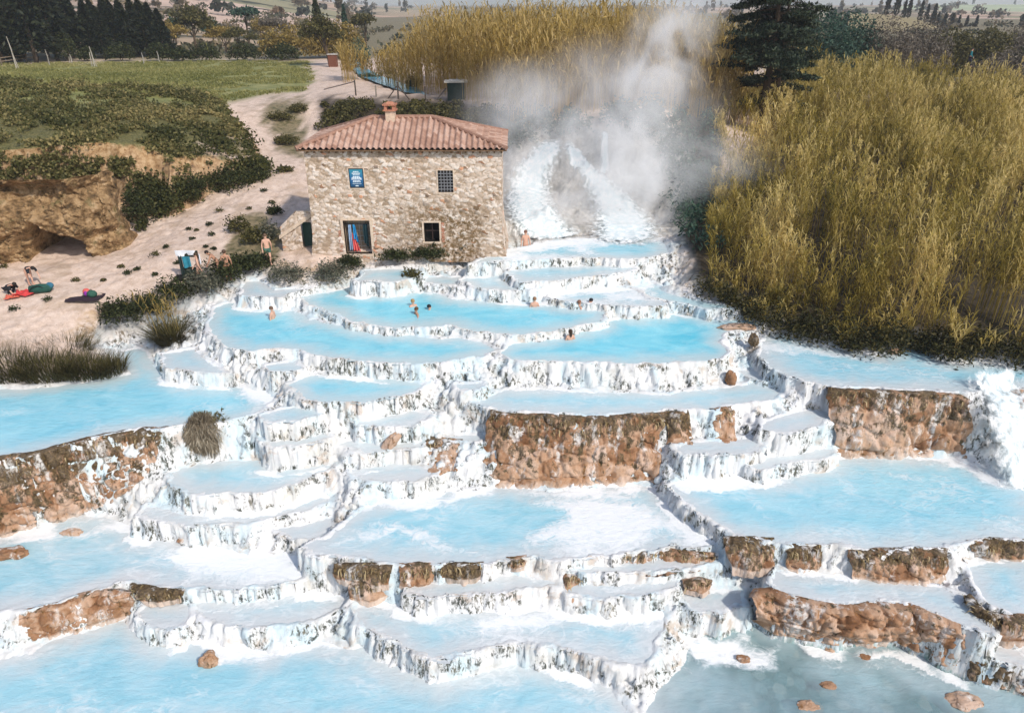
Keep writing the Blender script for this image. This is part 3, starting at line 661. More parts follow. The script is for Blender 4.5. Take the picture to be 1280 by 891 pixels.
ledge('orange rock shoulder at the frame edge under the right pool', [(1250,772),(1275,771),(1310,772)], 2.1, [(1240,798),(1268,802),(1310,798)], 1.2, .2, 1.2, .24, 21)
ledge('dark grey speckled rim along the clear pool shore', [(1190,806),(1215,814),(1240,823),(1265,836),(1300,852)], .75, [(1188,822),(1212,830),(1238,842),(1262,856),(1300,872)], .0, .12, 1.9, .26, 22, moss=1.0, straw=False)
ledge('row of brown tufts on the lip in front of the foamy pool', [(778,684),(810,686),(850,690),(895,694)], 2.0, [(780,693),(810,699),(850,703),(892,704)], 1.6, .08, 2.2, .2, 24, white_ends=.8)
ledge('short brown rock tuft line beneath the foamy lip', [(856,728),(875,724),(892,729)], 1.5, [(856,737),(875,738),(890,739)], 1.2, .08, 2.0, .16, 25)
ledge('small dark speckled rock line between the white steps', [(700,719),(715,716),(730,721)], 1.6, [(700,732),(715,734),(730,735)], 1.1, .08, 2.4, .2, 26, white_ends=.8)

MOSSA = lambda V: np.full(len(V), .2)
def boulder(label, px, py, z, r, seed, squash=(1, .8, .6), sink=.25, cat='rock', color=ROCK, rz=0., hgt=.35, edge=0., sub=5):
    bm = bmesh.new(); bmesh.ops.create_icosphere(bm, subdivisions=sub, radius=1)
    V = np.array([v.co[:] for v in bm.verts]); Fc = np.array([[v.index for v in f.verts] for f in bm.faces]); bm.free()
    f1, f2, cid = worley(V[:, 0] * 1.1 + seed * 7.1, V[:, 1] * 1.1, V[:, 2] * 1.1, seed)
    d = 1 + .75 * (fbm(V[:, 0] * 1.1 + seed * 3, V[:, 1] * 1.1, seed, 3, V[:, 2] * 1.1) - .5) - .42 * (f1 - .5) + .28 * (fbm(V[:, 0] * 4 + seed, V[:, 1] * 4, seed + 4, 4, V[:, 2] * 4) - .5)
    V = V * d[:, None] * np.array(squash) * r
    x, y, zz = P(px, py, z)
    o = link('boulder', mesh_np('boulder', V, Fc, True, {'hgt': np.full(len(V), hgt), 'tone': np.full(len(V), .5 + .3 * math.sin(seed)), 'edge': np.full(len(V), edge), 'moss': np.full(len(V), .9 if hgt > .6 else .2)}, 3), color, loc=(x, y, z + r * squash[2] * (1 - 2 * sink)))
    o.rotation_euler = (0, 0, rz)
    return tag(o, label, cat)
lb = boulder('leaning brown rock slab in the white cascade', 489, 556, 3.5, .62, 27, (.42, .42, 1.0), .3) if False else None
boulder('pointed pale boulder standing in the lower left pool', 262, 829, 0, .34, 3, (.95, .7, .9), .25)
boulder('wedge-shaped pale pink boulder in the grey pool', 16, 694, 1.1, .48, 5, (1.2, .7, .55), .3, edge=.25)
boulder('flat pale slab lying in the grey pool near the brown wall', 92, 666, 1.1, .36, 8, (1.2, .6, .3), .3, edge=.3)
boulder('small orange rock at the tip of the white rim', 591, 829, .1, .25, 11, (.8, .7, 1.0), .2)
boulder('small pinkish rock breaking the surface of the clear pool', 928, 824, 0, .2, 12, (1.2, .8, .5), .3, edge=.3)
boulder('flat greenish stone under the clear water at the frame foot', 1010, 884, -.1, .32, 13, (1.3, .8, .35), .3)
boulder('largest brownish stone under the clear water', 1205, 878, -.1, .48, 14, (1.2, .8, .35), .3)
boulder('small pink stone under the overhanging rock', 1038, 812, -.05, .2, 15, (1.1, .8, .5), .3)
boulder('flat stone in the clear pool below the overhang middle', 1090, 808, -.05, .17, 16, (1.3, .8, .5), .3)
boulder('pale stone near the overhang left foot', 972, 785, 0, .24, 17, (1.2, .8, .5), .3)
boulder('round stone in the clear pool halfway down', 1080, 822, -.06, .17, 18, (1.2, .9, .4), .3)
boulder('stretched pale stone in the clear pool', 1035, 858, -.06, .22, 19, (1.3, .7, .4), .3)
boulder('flat pinkish slab on the corner of the turquoise pool', 922, 410, 5.62, .62, 21, (1.4, .6, .2), .3, edge=.42)
boulder('dark mossy rock beside the pinkish corner slab', 942, 428, 5.6, .34, 22, (.7, .7, 1.0), .3, hgt=.9)
boulder('upright brown block on the white fall below the turquoise pool', 913, 477, 4.75, .42, 23, (.55, .5, 1.0), .3)
boulder('small brown stone on the white lip in front', 228, 677, 1.15, .17, 24, (1, .8, .7), .2)
boulder('small tan rock by the shaded bank of the channel', 1000, 374, 6.0, .4, 25, (1, .9, .7), .2, edge=.2)
boulder('pale little rock below the reed roots', 1118, 441, 5.45, .2, 26, (1.2, .8, .7), .2, edge=.3)

v_ = hit(489, 558); boulder('leaning brown rock slab in the white cascade', 489, 556, 3.5, .6, 27, (.4, .4, 1.0), .3); o_ = COL.objects[-1]; o_.location = (v_.x, v_.y - .1, v_.z + .25); o_.rotation_euler = (.2, .65, .3)
# ------------------------------------------------------------------ the cave cliff
def cave_cliff():
    foot = [P(*p) for p in [(-90,352,6.5),(-40,342,6.5),(0,335,6.6),(40,327,6.7),(75,325,6.7),(112,325,6.7),(150,313,6.8),(160,305,7.0),(166,296,7.1)]]
    n, m = 330, 110
    B = resample(np.array(foot), n); B[:, 1] += .25
    s = np.linspace(0, 1, n)
    hgt = np.interp(s, [0, .3, .5, .75, .9, 1], [4.6, 4.8, 4.7, 4.7, 4.5, 3.8])
    V = []; hg = []
    uu, _ = proj(B[:, 0], B[:, 1], B[:, 2])
    for j in range(m):
        v = j / (m - 1)
        p = B.copy(); p[:, 2] = B[:, 2] - .3 + v * (hgt + .3)
        lean = .55 * math.sin(math.pi * v) * (.5 + vnoise(s * 9, s * 0 + v * 3, 3)) - .25 + (1.6 * max(0, v - .86) / .14)
        p[:, 1] += -lean * .7 + v * .5 - .7 * sstep(7.9, 8.6, p[:, 2]) * sstep(10.6, 9.6, p[:, 2])
        cave = np.clip(1 - ((uu - 73) / 38) ** 2 - ((p[:, 2] - 6.9 - .25 * np.sin(uu * .13)) / (1.85 + .3 * np.sin(uu * .11))) ** 2, 0, 1)
        p[:, 1] += 5.2 * np.sqrt(np.minimum(1, cave * 5)) * (cave > 0)
        V.append(p); hg.append(np.full(n, .25 + .2 * v))
    q = np.stack(V).reshape(-1, 3)
    f1, f2, cid = worley(q[:, 0] * .9, q[:, 1] * .9, q[:, 2] * 1.1, 77)
    d = .95 * (fbm(q[:, 0] * .8, q[:, 1] * .8, 70, 5, q[:, 2] * 1.2) - .5) + .7 * (fbm(q[:, 0] * 2.4, q[:, 1] * 2.4, 71, 5, q[:, 2] * 3.4) - .5) + .12 * (np.sqrt(np.clip(f2 - f1, 0, .5) * 2) - .5) + .3 * (fbm(q[:, 0] * 6, q[:, 1] * 6, 75, 3, q[:, 2] * 8) - .5)
    q[:, 1] -= d * 1.3; q[:, 2] += d * .2
    t = NT('cliff_rock'); co = t.coord()
    a = t.noise(co, 1.5, 8, .7); b = t.noise(t.coord((1, 1, .4)), 4.5, 6, .65)
    c = t.ramp(a, [(.32, (.035, .026, .016)), (.44, (.17, .105, .05)), (.56, (.36, .235, .12)), (.72, (.52, .39, .25))])
    c = t.mix(t.rng(b, .58, .7), c, (.045, .04, .018))
    c = t.mix(t.math('MULTIPLY', t.rng(t.noise(co, .8, 5), .56, .66), .7), c, (.09, .085, .03))
    mt = t.done(t.principled(c, .85, t.bump(t.math('ADD', a, b), .8, .12), .2))
    cc = np.array(P(75, 325, 6.7))
    o = link('cave_cliff', mesh_np('cave_cliff', q - cc, grid_faces(n, m), True), mt, loc=tuple(cc))
    tag(o, 'ochre cliff with a low dark cave mouth above the sandy clearing', 'cliff')
cave_cliff()
# ------------------------------------------------------------------ the stone mill
HX0, HX1, HZ0, HZ1, HY = -11.15, -.55, 6.9, 13.05, 37.62
def wall_y(z): return HY + (z - 7.3) * .065
OPEN = {'poster': (-8.84, -8.04, 11.03, 12.08), 'grate': (-4.03, -3.20, 10.79, 11.97), 'door': (-9.40, -7.92, 7.36, 9.27), 'low': (-4.92, -4.06, 8.06, 9.14)}
mill = empty('stone_mill', (-5.85, 40, 7.3)); bpy.context.view_layer.update()
tag(mill, 'two-storey stone mill with hipped terracotta roof beside the steaming fall', 'house')
MO = Vector(mill.location)
def mpart(name, me, mat, parent=mill):
    o = link(name, me, mat, parent); return o
def local(V): return np.asarray(V, float) - np.array(MO)
st = NT('mill_stone')
tone = st.attr('tone'); gap = st.attr('gap'); co = st.coord()
n = st.noise(co, 7, 5, .6); bg_ = st.noise(co, .45, 4, .5)
c = st.ramp(tone, [(.0, (.30, .22, .15)), (.18, (.48, .37, .28)), (.55, (.61, .50, .41)), (.9, (.72, .63, .55)), (.95, (.16, .10, .06)), (.97, (.58, .30, .18))])
c = st.mix(st.math('MULTIPLY', st.rng(gap, .14, .02), .85), c, (.33, .235, .15))
c = st.mix(st.math('MULTIPLY', st.rng(n, .45, .75), .3), c, (.36, .25, .16))
sx = st.n('ShaderNodeSeparateXYZ', {0: co})
damp = st.math('MULTIPLY', st.rng(sx.outputs[2], 10.9, 9.2), st.rng(sx.outputs[0], -8.0, -4.5))
damp = st.math('MULTIPLY', damp, st.rng(sx.outputs[0], -1.0, -2.2))
c = st.mix(st.math('MULTIPLY', damp, st.rng(st.noise(co, 5, 6, .75), .40, .58)), c, (.16, .10, .045))
STONE = st.done(st.principled(c, .9, st.bump(n, .5, .05), .15))
def stone_wall(x0, x1, z0, z1, fy, holes, seed, flip=None):
    dx = .045
    nx, nz = int((x1 - x0) / dx) + 1, int((z1 - z0) / dx) + 1
    X, Z = np.meshgrid(np.linspace(x0, x1, nx), np.linspace(z0, z1, nz))
    for h in holes:      # snap the grid to the openings
        for arr, a in ((X, h[0]), (X, h[1]), (Z, h[2]), (Z, h[3])):
            arr[np.abs(arr - a) <= dx / 2 + 1e-6] = a
    row = np.floor(Z / .21 + .35 * fbm(X * .9, Z * .9, seed + 3, 2)); 
    wxn = X * 3.5 + row * .37 + .25 * fbm(X * 3, Z * 3, seed, 2); wz = Z * 5.4 + .3 * fbm(X * 1.5, Z * 3, seed + 1, 2)
    f1, f2, cid = worley(wxn, wz, np.full(X.shape, .5), seed)
    g = f2 - f1
    d = .055 * np.sqrt(np.clip(g, 0, .35) / .35) + .035 * (cid - .5)
    edge = np.ones(X.shape)
    for h in holes: 
        dist = np.maximum(np.maximum(h[0] - X, X - h[1]), np.maximum(h[2] - Z, Z - h[3])); edge *= sstep(0, .08, dist)
    Y = fy(Z) - d * edge
    V = np.stack([X, Y, Z], -1).reshape(-1, 3)
    Q = grid_faces(nx, nz)
    xc = X.ravel()[Q].mean(1); zc = Z.ravel()[Q].mean(1); keep = np.ones(len(Q), bool)
    for h in holes: keep &= ~((xc > h[0]) & (xc < h[1]) & (zc > h[2]) & (zc < h[3]))
    return V, Q[keep], cid.ravel(), g.ravel()
V, Q, ci, gp = stone_wall(HX0, HX1, HZ0, HZ1, wall_y, list(OPEN.values()), 5)
# the wall leans out a little at both ends of the foot
V[:, 0] += np.where(V[:, 0] > -5.8, 1, -1) * .32 * np.clip((9.2 - V[:, 2]) / 2.3, 0, 1) ** 2 * np.clip((np.abs(V[:, 0] + 5.85) - 3.6) / 1.7, 0, 1)
mpart('front_wall', mesh_np('front_wall', local(V), Q, True, {'tone': ci, 'gap': gp}), STONE)
def side(xa, sgn):
    Ys, Zs = np.meshgrid(np.linspace(HY - .05, 42.9, 110), np.linspace(HZ0, HZ1, 120))
    f1, f2, cid = worley(Ys * 2.3, Zs * 3.3, np.full(Ys.shape, .5), 9)
    flare = .32 * np.clip((9.2 - Zs) / 2.3, 0, 1) ** 2
    Xs = xa + sgn * (.04 * np.sqrt(np.clip(f2 - f1, 0, .35) / .35) - .03 + flare)
    Yw = np.where(Ys < HY + .4, np.maximum(Ys, wall_y(Zs) - .01), Ys)
    Vv = np.stack([Xs, Yw, Zs], -1).reshape(-1, 3)
    q = grid_faces(110, 120); q = q if sgn > 0 else q[:, ::-1]
    mpart('side_wall', mesh_np('side_wall', local(Vv), q, True, {'tone': cid.ravel(), 'gap': (f2 - f1).ravel()}), STONE)
side(HX1, 1); side(HX0, -1)
Xs, Zs = np.meshgrid(np.linspace(HX0, HX1, 3), np.linspace(HZ0, HZ1, 3))
mpart('back_wall', mesh_np('back_wall', local(np.stack([Xs, np.full(Xs.shape, 42.9), Zs], -1).reshape(-1, 3)), grid_faces(3, 3)[:, ::-1], False, {'tone': np.full(9, .5), 'gap': np.full(9, .5)}), STONE)
PLASTER = plain('pale_stone_surround', (.62, .49, .37), .85, .2, 6, .2, .3)
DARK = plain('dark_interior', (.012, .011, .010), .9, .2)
BRICK = plain('brick', (.42, .19, .12), .85, .35, 14, .2, .3)
WOOD = plain('old_wood', (.17, .10, .055), .75, .35, 9, .25, .2)
IRON = plain('iron_bars', (.035, .035, .04), .5, .3, 12, .4)
def mbp(mb, name, mat, parent=mill, smooth=False):
    mb.v = [tuple(Vector(p) - MO) for p in mb.v]
    return mb.build(name, mat, parent, smooth)
def frame_of(nm, h, wd, mat, pr=.03, name='surround'):
    a, b, c_, d_ = h; m = MB(); yc = wall_y((c_ + d_) / 2)
    for cx, cz, sx_, sz in (((a - wd / 2), (c_ + d_) / 2, wd, d_ - c_), ((b + wd / 2), (c_ + d_) / 2, wd, d_ - c_), ((a + b) / 2, d_ + wd / 2, b - a + 2 * wd, wd), ((a + b) / 2, c_ - wd / 2, b - a + 2 * wd, wd)):
        m.box((cx, wall_y(cz) + .10, cz), (sx_, .32, sz))
    return mbp(m, name, mat)
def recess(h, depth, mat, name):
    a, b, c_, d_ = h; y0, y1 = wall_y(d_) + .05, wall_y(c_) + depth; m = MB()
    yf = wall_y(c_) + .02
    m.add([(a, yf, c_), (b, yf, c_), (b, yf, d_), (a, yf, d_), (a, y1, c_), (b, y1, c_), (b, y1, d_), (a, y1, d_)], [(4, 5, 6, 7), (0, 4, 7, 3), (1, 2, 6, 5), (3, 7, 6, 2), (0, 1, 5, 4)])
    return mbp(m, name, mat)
# lower doorway hung with towels
dz = OPEN['door']; fr_ = frame_of('door', dz, .15, PLASTER, name='doorway'); 
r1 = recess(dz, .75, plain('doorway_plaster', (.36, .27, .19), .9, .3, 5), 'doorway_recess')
m = MB()
for k in range(6): m.box((dz[0] + .74, wall_y(7.6 + k * .3) + .66, 7.6 + k * .3), (1.46, .05, .05))
for k in range(5): m.box((dz[0] + .15 + k * .3, wall_y(8.3) + .60, 8.3), (.04, .04, 1.86))
mbp(m, 'wooden_lattice', plain('pale_lattice', (.42, .40, .36), .8, .3, 8))
m = MB(); m2_ = MB()
for k in range(9):
    m.box((dz[0] - .24, wall_y(7.6 + k * .14) - .015, 7.55 + k * .14), (.16, .06, .10)); m2_.box((dz[1] + .23, wall_y(7.6 + k * .19) - .015, 7.5 + k * .19), (.15, .06, .13))
mbp(m, 'brick_jamb', BRICK); mbp(m2_, 'brick_jamb', BRICK)
# barred upper window
g = OPEN['grate']; recess(g, .35, DARK, 'window_recess'); frame_of('grate', g, .07, PLASTER, name='window')
m = MB()
for k in range(1, 5): m.box((g[0] + k * (g[1] - g[0]) / 5, wall_y(11.4) + .02, (g[2] + g[3]) / 2), (.045, .03, g[3] - g[2]))
for k in range(1, 7): m.box(((g[0] + g[1]) / 2, wall_y(11.4) - .012, g[2] + k * (g[3] - g[2]) / 7), (g[1] - g[0], .03, .045))
mbp(m, 'window_bars', plain('grey_bars', (.20, .20, .21), .6, .2, 10, .4))
lw = OPEN['low']; recess(lw, .6, DARK, 'window_recess'); frame_of('low', lw, .10, PLASTER, name='window')
m = MB()
for k in range(8): m.box((lw[1] + .19, wall_y(8.1 + k * .14) - .02, 8.1 + k * .14), (.17, .07, .10))
mbp(m, 'brick_jamb', BRICK)
m = MB(); m.box(((lw[0] + lw[1]) / 2, wall_y(8.6) + .3, 8.6), (.05, .05, 1.08)); m.box(((lw[0] + lw[1]) / 2, wall_y(8.6) + .3, 8.6), (.86, .05, .05)); mbp(m, 'window_muntin', plain('dark_brown_frame', (.05, .03, .025), .6))
# poster board in the upper window
pw = OPEN['poster']
recess(pw, .3, DARK, 'window_recess'); frame_of('p', pw, .05, PLASTER, name='window')
pb = empty('notice_board', ((pw[0] + pw[1]) / 2, wall_y(11.5) - .03, (pw[2] + pw[3]) / 2)); tag(pb, 'blue notice board with lines of white text, upper storey of the stone mill', 'sign')
m = MB(); m.box((0, 0, 0), (.80, .05, 1.05)); m.build('board_frame', plain('board_frame', (.012, .02, .03), .5), pb)
m = MB(); m.box((0, -.032, .01), (.70, .02, .93))
t = NT('notice_blue'); co = t.coord(obj=True); sy = t.n('ShaderNodeSeparateXYZ', {0: co}).outputs[2]
m.build('board_panel', t.done(t.principled(t.ramp(t.math('ADD', sy, .5), [(0, (.005, .05, .11)), (.5, (.01, .12, .30)), (1, (.03, .25, .33))]), .4, None, .4)), pb)
rr = random.Random(4); WHITEP = plain('white_print', (.75, .82, .84), .6, .05)
for zc, wd, hh in ((.36, .30, .05), (.27, .44, .05), (.20, .34, .035), (.10, .36, .05), (.03, .50, .055), (-.04, .54, .05), (-.13, .38, .04), (-.19, .42, .04), (-.29, .46, .022)):
    x = -wd / 2; m = MB()
    while x < wd / 2:
        L = min(rr.uniform(.03, .10), wd / 2 - x + .01); m.box((x + L / 2, -.045, zc), (L, .006, hh)); x += L + .018
    m.build('text_line', WHITEP, pb)
m = MB()
m.box((0, -.045, -.40), (.16, .006, .05))
m.build('emblem', WHITEP, pb)
# roof
EX0, EX1, EY0, EY1, EZ = -11.45, -.28, 37.62, 43.1, 13.08
RX0, RX1, RY, RZ = -7.75, -4.45, 40.35, 14.28
tl = NT('roof_tile'); tone = tl.attr('tone'); co = tl.coord()
c = tl.ramp(tl.math('ADD', tl.math('ADD', .12, tl.math('MULTIPLY', tone, .36)), tl.math('MULTIPLY', tl.noise(co, 5, 5, .65), .5)), [(.2, (.19, .10, .07)), (.42, (.34, .20, .145)), (.62, (.45, .29, .22)), (.85, (.56, .41, .33))])
TILE = tl.done(tl.principled(c, .85, tl.bump(tl.noise(co, 20, 4), .3, .02), .2))
roof = None
def slope(a, b, ta, tb, seed):
    """tiled face between eave a-b and upper edge ta-tb"""
    global roof
    a, b, ta, tb = (np.array(p, float) for p in (a, b, ta, tb))
    ev = (b - a); L = np.linalg.norm(ev); ev /= L
    rise = (ta + tb) / 2 - (a + b) / 2; rise -= ev * rise.dot(ev); hgt = np.linalg.norm(rise); rise /= hgt
    nrm = np.cross(ev, rise)
    if nrm[2] < 0: nrm = -nrm
    ua, ub = (ta - a).dot(ev), (tb - a).dot(ev)
    per = .31; cols = int(L / per); per = L / cols
    nu = cols * 8 + 1; nv = int(hgt / .05)
    u = np.linspace(0, L, nu); vmax = np.clip(np.minimum(u / max(ua, 1e-3), (L - u) / max(L - ub, 1e-3)), 0, 1) * hgt
    U = np.tile(u, (nv, 1)); Vv = np.linspace(0, 1, nv)[:, None] * vmax[None]
    ph = (U / per) % 1.0
    rowi = np.floor(Vv / .36); saw = 1 - (Vv / .36) % 1.0
    cid = _hash(np.floor(U / per), rowi, rowi * 0, seed)
    prof = np.where(ph < .62, np.sin(np.pi * ph / .62), -.35 * np.sin(np.pi * (ph - .62) / .38))
    hgt_off = .075 * prof + .05 * saw * np.where(ph < .62, 1, .5) + .015 * (cid - .5)
    p = a + U[..., None] * ev + Vv[..., None] * rise + (hgt_off + .05)[..., None] * nrm
    q = grid_faces(nu, nv)
    if np.cross(ev, rise)[2] < 0: q = q[:, ::-1]
    me = mesh_np('roof', local(p.reshape(-1, 3)), q, False, {'tone': cid.ravel()})
    o = mpart('roof_slope', me, TILE, roof or mill)
    return o
under = MB(); under.add([(EX0, EY0, EZ), (EX1, EY0, EZ), (EX1, EY1, EZ), (EX0, EY1, EZ), (EX0, EY0, EZ - .06), (EX1, EY0, EZ - .06), (EX1, EY1, EZ - .06), (EX0, EY1, EZ - .06)], [(4, 7, 6, 5), (0, 1, 2, 3), (0, 4, 5, 1), (1, 5, 6, 2), (2, 6, 7, 3), (3, 7, 4, 0)])
roof = mbp(under, 'roof', WOOD)
A_, B_, C_, D_ = (EX0, EY0, EZ), (EX1, EY0, EZ), (EX1, EY1, EZ), (EX0, EY1, EZ); T0, T1 = (RX0, RY, RZ), (RX1, RY, RZ)
slope(A_, B_, T0, T1, 1); slope(B_, C_, T1, T1, 2); slope(C_, D_, T1, T0, 3); slope(D_, A_, T0, T0, 4)
m = MB()
for p0, p1 in ((T0, T1), (A_, T0), (B_, T1), (C_, T1), (D_, T0)):
    p0, p1 = Vector(p0), Vector(p1); k = max(2, int((p1 - p0).length / .36))
    for i in range(k):
        q0 = p0.lerp(p1, i / k) + Vector((0, 0, .10)); q1 = p0.lerp(p1, (i + 1.1) / k) + Vector((0, 0, .12)); m.tube([q0, q1], [.13, .105], 8)
rc = mbp(m, 'ridge_caps', TILE, roof)
m = MB(); cx, cy = -6.72, 40.2
m.box((cx, cy, 14.40), (.50, .50, .70)); c1 = mbp(m, 'chimney', PLASTER, roof)
m = MB()
for sx_ in (-.22, .22):
    for sy_ in (-.22, .22): m.box((cx + sx_, cy + sy_, 14.90), (.15, .15, .32))
m.box((cx, cy, 14.78), (.72, .72, .06)); m.box((cx, cy, 15.07), (.72, .72, .08)); m.box((cx, cy, 15.15), (.5, .5, .12), 0, .5)
mbp(m, 'chimney_cap', BRICK, roof)
for k in range(28):
    m = MB(); m.box((HX0 + .2 + k * .385, HY + .45, EZ - .13), (.09, .5, .12)); mbp(m, 'rafter_end', WOOD, roof)
# towels hung in the doorway
def cloth(name, label, cat, corners, col, seed, fold=.06, n=18):
    """hanging cloth: four corners tl, tr, br, bl"""
    tl_, tr_, br_, bl_ = (np.array(p, float) for p in corners)
    s, v = np.meshgrid(np.linspace(0, 1, n), np.linspace(0, 1, n))
    p = (tl_ * (1 - s[..., None]) + tr_ * s[..., None]) * (1 - v[..., None]) + (bl_ * (1 - s[..., None]) + br_ * s[..., None]) * v[..., None]
    p[..., 1] += fold * np.sin(s * 14 + seed + v * 1.5) * (.3 + v); p[..., 0] += .05 * (fbm(s * 3, v * 3, seed, 3) - .5)
    front = p.reshape(-1, 3); back = front + np.array([0, .02, 0]); V = np.concatenate([front, back]); q = grid_faces(n, n)
    ring = list(range(n)) + [i * n + n - 1 for i in range(1, n)] + [n * n - 1 - i for i in range(1, n)] + [n * (n - 1 - i) for i in range(1, n - 1)]
    rim = [[ring[i], ring[(i + 1) % len(ring)], ring[(i + 1) % len(ring)] + n * n, ring[i] + n * n] for i in range(len(ring))]
    Q = np.concatenate([q, q[:, ::-1] + n * n, np.array(rim)[:, ::-1]])
    c = V.mean(0); o = link(name, mesh_np(name, V - c, Q, True), plain(name + '_cloth', col, .85, .2, 5), loc=tuple(c))
    return tag(o, label, cat)
yt = wall_y(8.3) + .22
cloth('towel', 'pale blue towel hanging in the mill doorway', 'towel', [(-9.22, yt, 8.95), (-9.05, yt, 9.0), (-8.98, yt, 7.5), (-9.26, yt, 7.45)], (.30, .42, .58), 1)
cloth('towel', 'bright blue towel hanging in the mill doorway', 'towel', [(-8.93, yt - .06, 9.0), (-8.80, yt - .06, 8.95), (-8.62, yt - .06, 7.85), (-8.92, yt - .06, 8.2)], (.02, .27, .55), 2)
cloth('towel', 'coral red towel hanging lowest in the mill doorway', 'towel', [(-9.02, yt - .03, 8.5), (-8.9, yt - .03, 8.4), (-8.62, yt - .03, 7.42), (-9.0, yt - .03, 7.45)], (.72, .13, .12), 3)
cloth('wetsuit', 'dark green clothing hanging on the bar of the mill doorway', 'clothing', [(-8.38, yt, 9.0), (-8.12, yt, 9.0), (-8.1, yt, 7.55), (-8.36, yt, 7.9)], (.01, .035, .045), 4)
m = MB(); m.tube([(-9.38, yt, 9.02), (-7.94, yt, 9.02)], .02); m.v = [tuple(Vector(p) - MO) for p in m.v]; m.build('hanging_bar', IRON, mill)
# stone annex with a green door at the left foot of the mill
ax = empty('stone_annex', (-12.0, 38.6, 7.2)); tag(ax, 'low rough stone annex with dark green door against the mill', 'outbuilding'); AO = Vector(ax.location)
V, Q, ci, gp = stone_wall(-13.2, -11.2, 6.6, 9.6, lambda z: 38.35 + (z - 7) * .05, [(-12.02, -11.42, 7.0, 8.95)], 15)
V[:, 2] -= np.clip(-12.2 - V[:, 0], 0, 2) * .9 * np.clip((V[:, 2] - 6.6) / 3, 0, 1)
link('annex_wall', mesh_np('annex_wall', V - np.array(AO), Q, True, {'tone': ci, 'gap': gp}), STONE, ax)
m = MB(); m.box((.28, .15, .75), (.62, .08, 2.0)); m.build('door', plain('green_door', (.015, .05, .04), .6), ax)
m = MB(); m.add([(-1.3, -.3, 1.0), (.85, -.3, 2.42), (.85, 2.8, 2.5), (-1.3, 2.8, 1.2), (-1.3, -.3, .8), (.85, -.3, 2.2), (.85, 2.8, 2.2), (-1.3, 2.8, .9)], [(0, 1, 2, 3), (4, 7, 6, 5), (0, 4, 5, 1), (3, 2, 6, 7), (0, 3, 7, 4)]); m.build('annex_roof', PLASTER, ax)
# ------------------------------------------------------------------ plants
def leaf_mat(name, dark, mid_, light, trans=.3, rough=.6):
    t = NT(name); tone = t.attr('tone')
    c = t.ramp(t.math('ADD', t.math('MULTIPLY', tone, .75), t.math('MULTIPLY', t.noise(t.coord(), .9, 3), .28)), [(.12, dark), (.5, mid_), (.92, light)])
    b = t.principled(c, rough, None, .2); tr = t.n('ShaderNodeBsdfTranslucent', {0: c})
    return t.done(t.n('ShaderNodeMixShader', {0: trans, 1: b.outputs[0], 2: tr.outputs[0]}))
LEAF = {
 'dark': leaf_mat('dark_leaf', (.012, .016, .006), (.035, .045, .015), (.10, .11, .04)),
 'olive': leaf_mat('olive_leaf', (.03, .03, .01), (.085, .08, .025), (.20, .17, .06)),
 'grey': leaf_mat('grey_leaf', (.05, .06, .045), (.12, .125, .085), (.26, .24, .17)),
 'teal': leaf_mat('teal_leaf', (.012, .035, .025), (.035, .085, .06), (.12, .18, .12)),
 'gold': leaf_mat('golden_leaf', (.10, .07, .015), (.27, .19, .045), (.46, .34, .12)),
 'reed': leaf_mat('reed_leaf', (.06, .058, .012), (.40, .30, .06), (.82, .65, .28), .48),
 'cane': leaf_mat('cane_leaf', (.16, .11, .025), (.45, .31, .08), (.70, .53, .24), .42),
 'straw': leaf_mat('straw', (.12, .095, .06), (.29, .24, .17), (.50, .44, .34), .25),
 'pine': leaf_mat('pine_needle', (.003, .006, .003), (.010, .015, .007), (.035, .042, .018), .1),
 'bare': leaf_mat('bare_twig', (.06, .05, .04), (.15, .125, .095), (.27, .23, .18), .15),
 'rush': leaf_mat('rush_blade', (.015, .014, .004), (.06, .055, .015), (.20, .165, .06), .25),
}
BARK = plain('bark', (.09, .065, .045), .9, .35, 7, .15, .4)
def leaf_quads(pts, size, flat=0., asp=1.6, dirs=None, rng=RNG):
    """one little pointed leaf per point -> verts, quads"""
    n = len(pts); size = np.broadcast_to(np.asarray(size, float), (n,))
    d = rng.normal(size=(n, 3)) if dirs is None else dirs + rng.normal(size=(n, 3)) * .45
    d /= np.linalg.norm(d, axis=1, keepdims=True) + 1e-9
    q = rng.normal(size=(n, 3)); q[:, 2] *= (1 - flat); w = np.cross(d, q); w /= np.linalg.norm(w, axis=1, keepdims=True) + 1e-9
    l = d * size[:, None] * .5; s = w * (size / asp)[:, None] * .5
    V = np.stack([pts - l, pts + s, pts + l, pts - s], 1).reshape(-1, 3)
    return V, np.arange(4 * n).reshape(-1, 4)
def lumpy(n, r, seed, rng=RNG, shell=.55, lump=.5, bottom=-.35, freq=1.7):
    u = rng.normal(size=(n, 3)); u /= np.linalg.norm(u, axis=1, keepdims=True); u[:, 2] = np.where(u[:, 2] < bottom, -u[:, 2] * .5, u[:, 2])
    rad = 1 + lump * 2 * (fbm(u[:, 0] * freq + seed * 5.1, u[:, 1] * freq, seed, 3, u[:, 2] * freq) - .5)
    k = (shell + (1 - shell) * rng.random(n) ** .6) * rad
    return u * k[:, None] * np.asarray(r)
def leaf_mesh(name, pts, size, tone=None, flat=0., asp=1.6, dirs=None):
    V, Q = leaf_quads(pts, size, flat, asp, dirs)
    tn = RNG.random(len(pts)) if tone is None else tone
    return mesh_np(name, V, Q, False, {'tone': np.repeat(np.clip(tn, 0, 1), 4)})
def tub(pts, r, n=6):
    m = MB(); m.tube(pts, r, n); return m
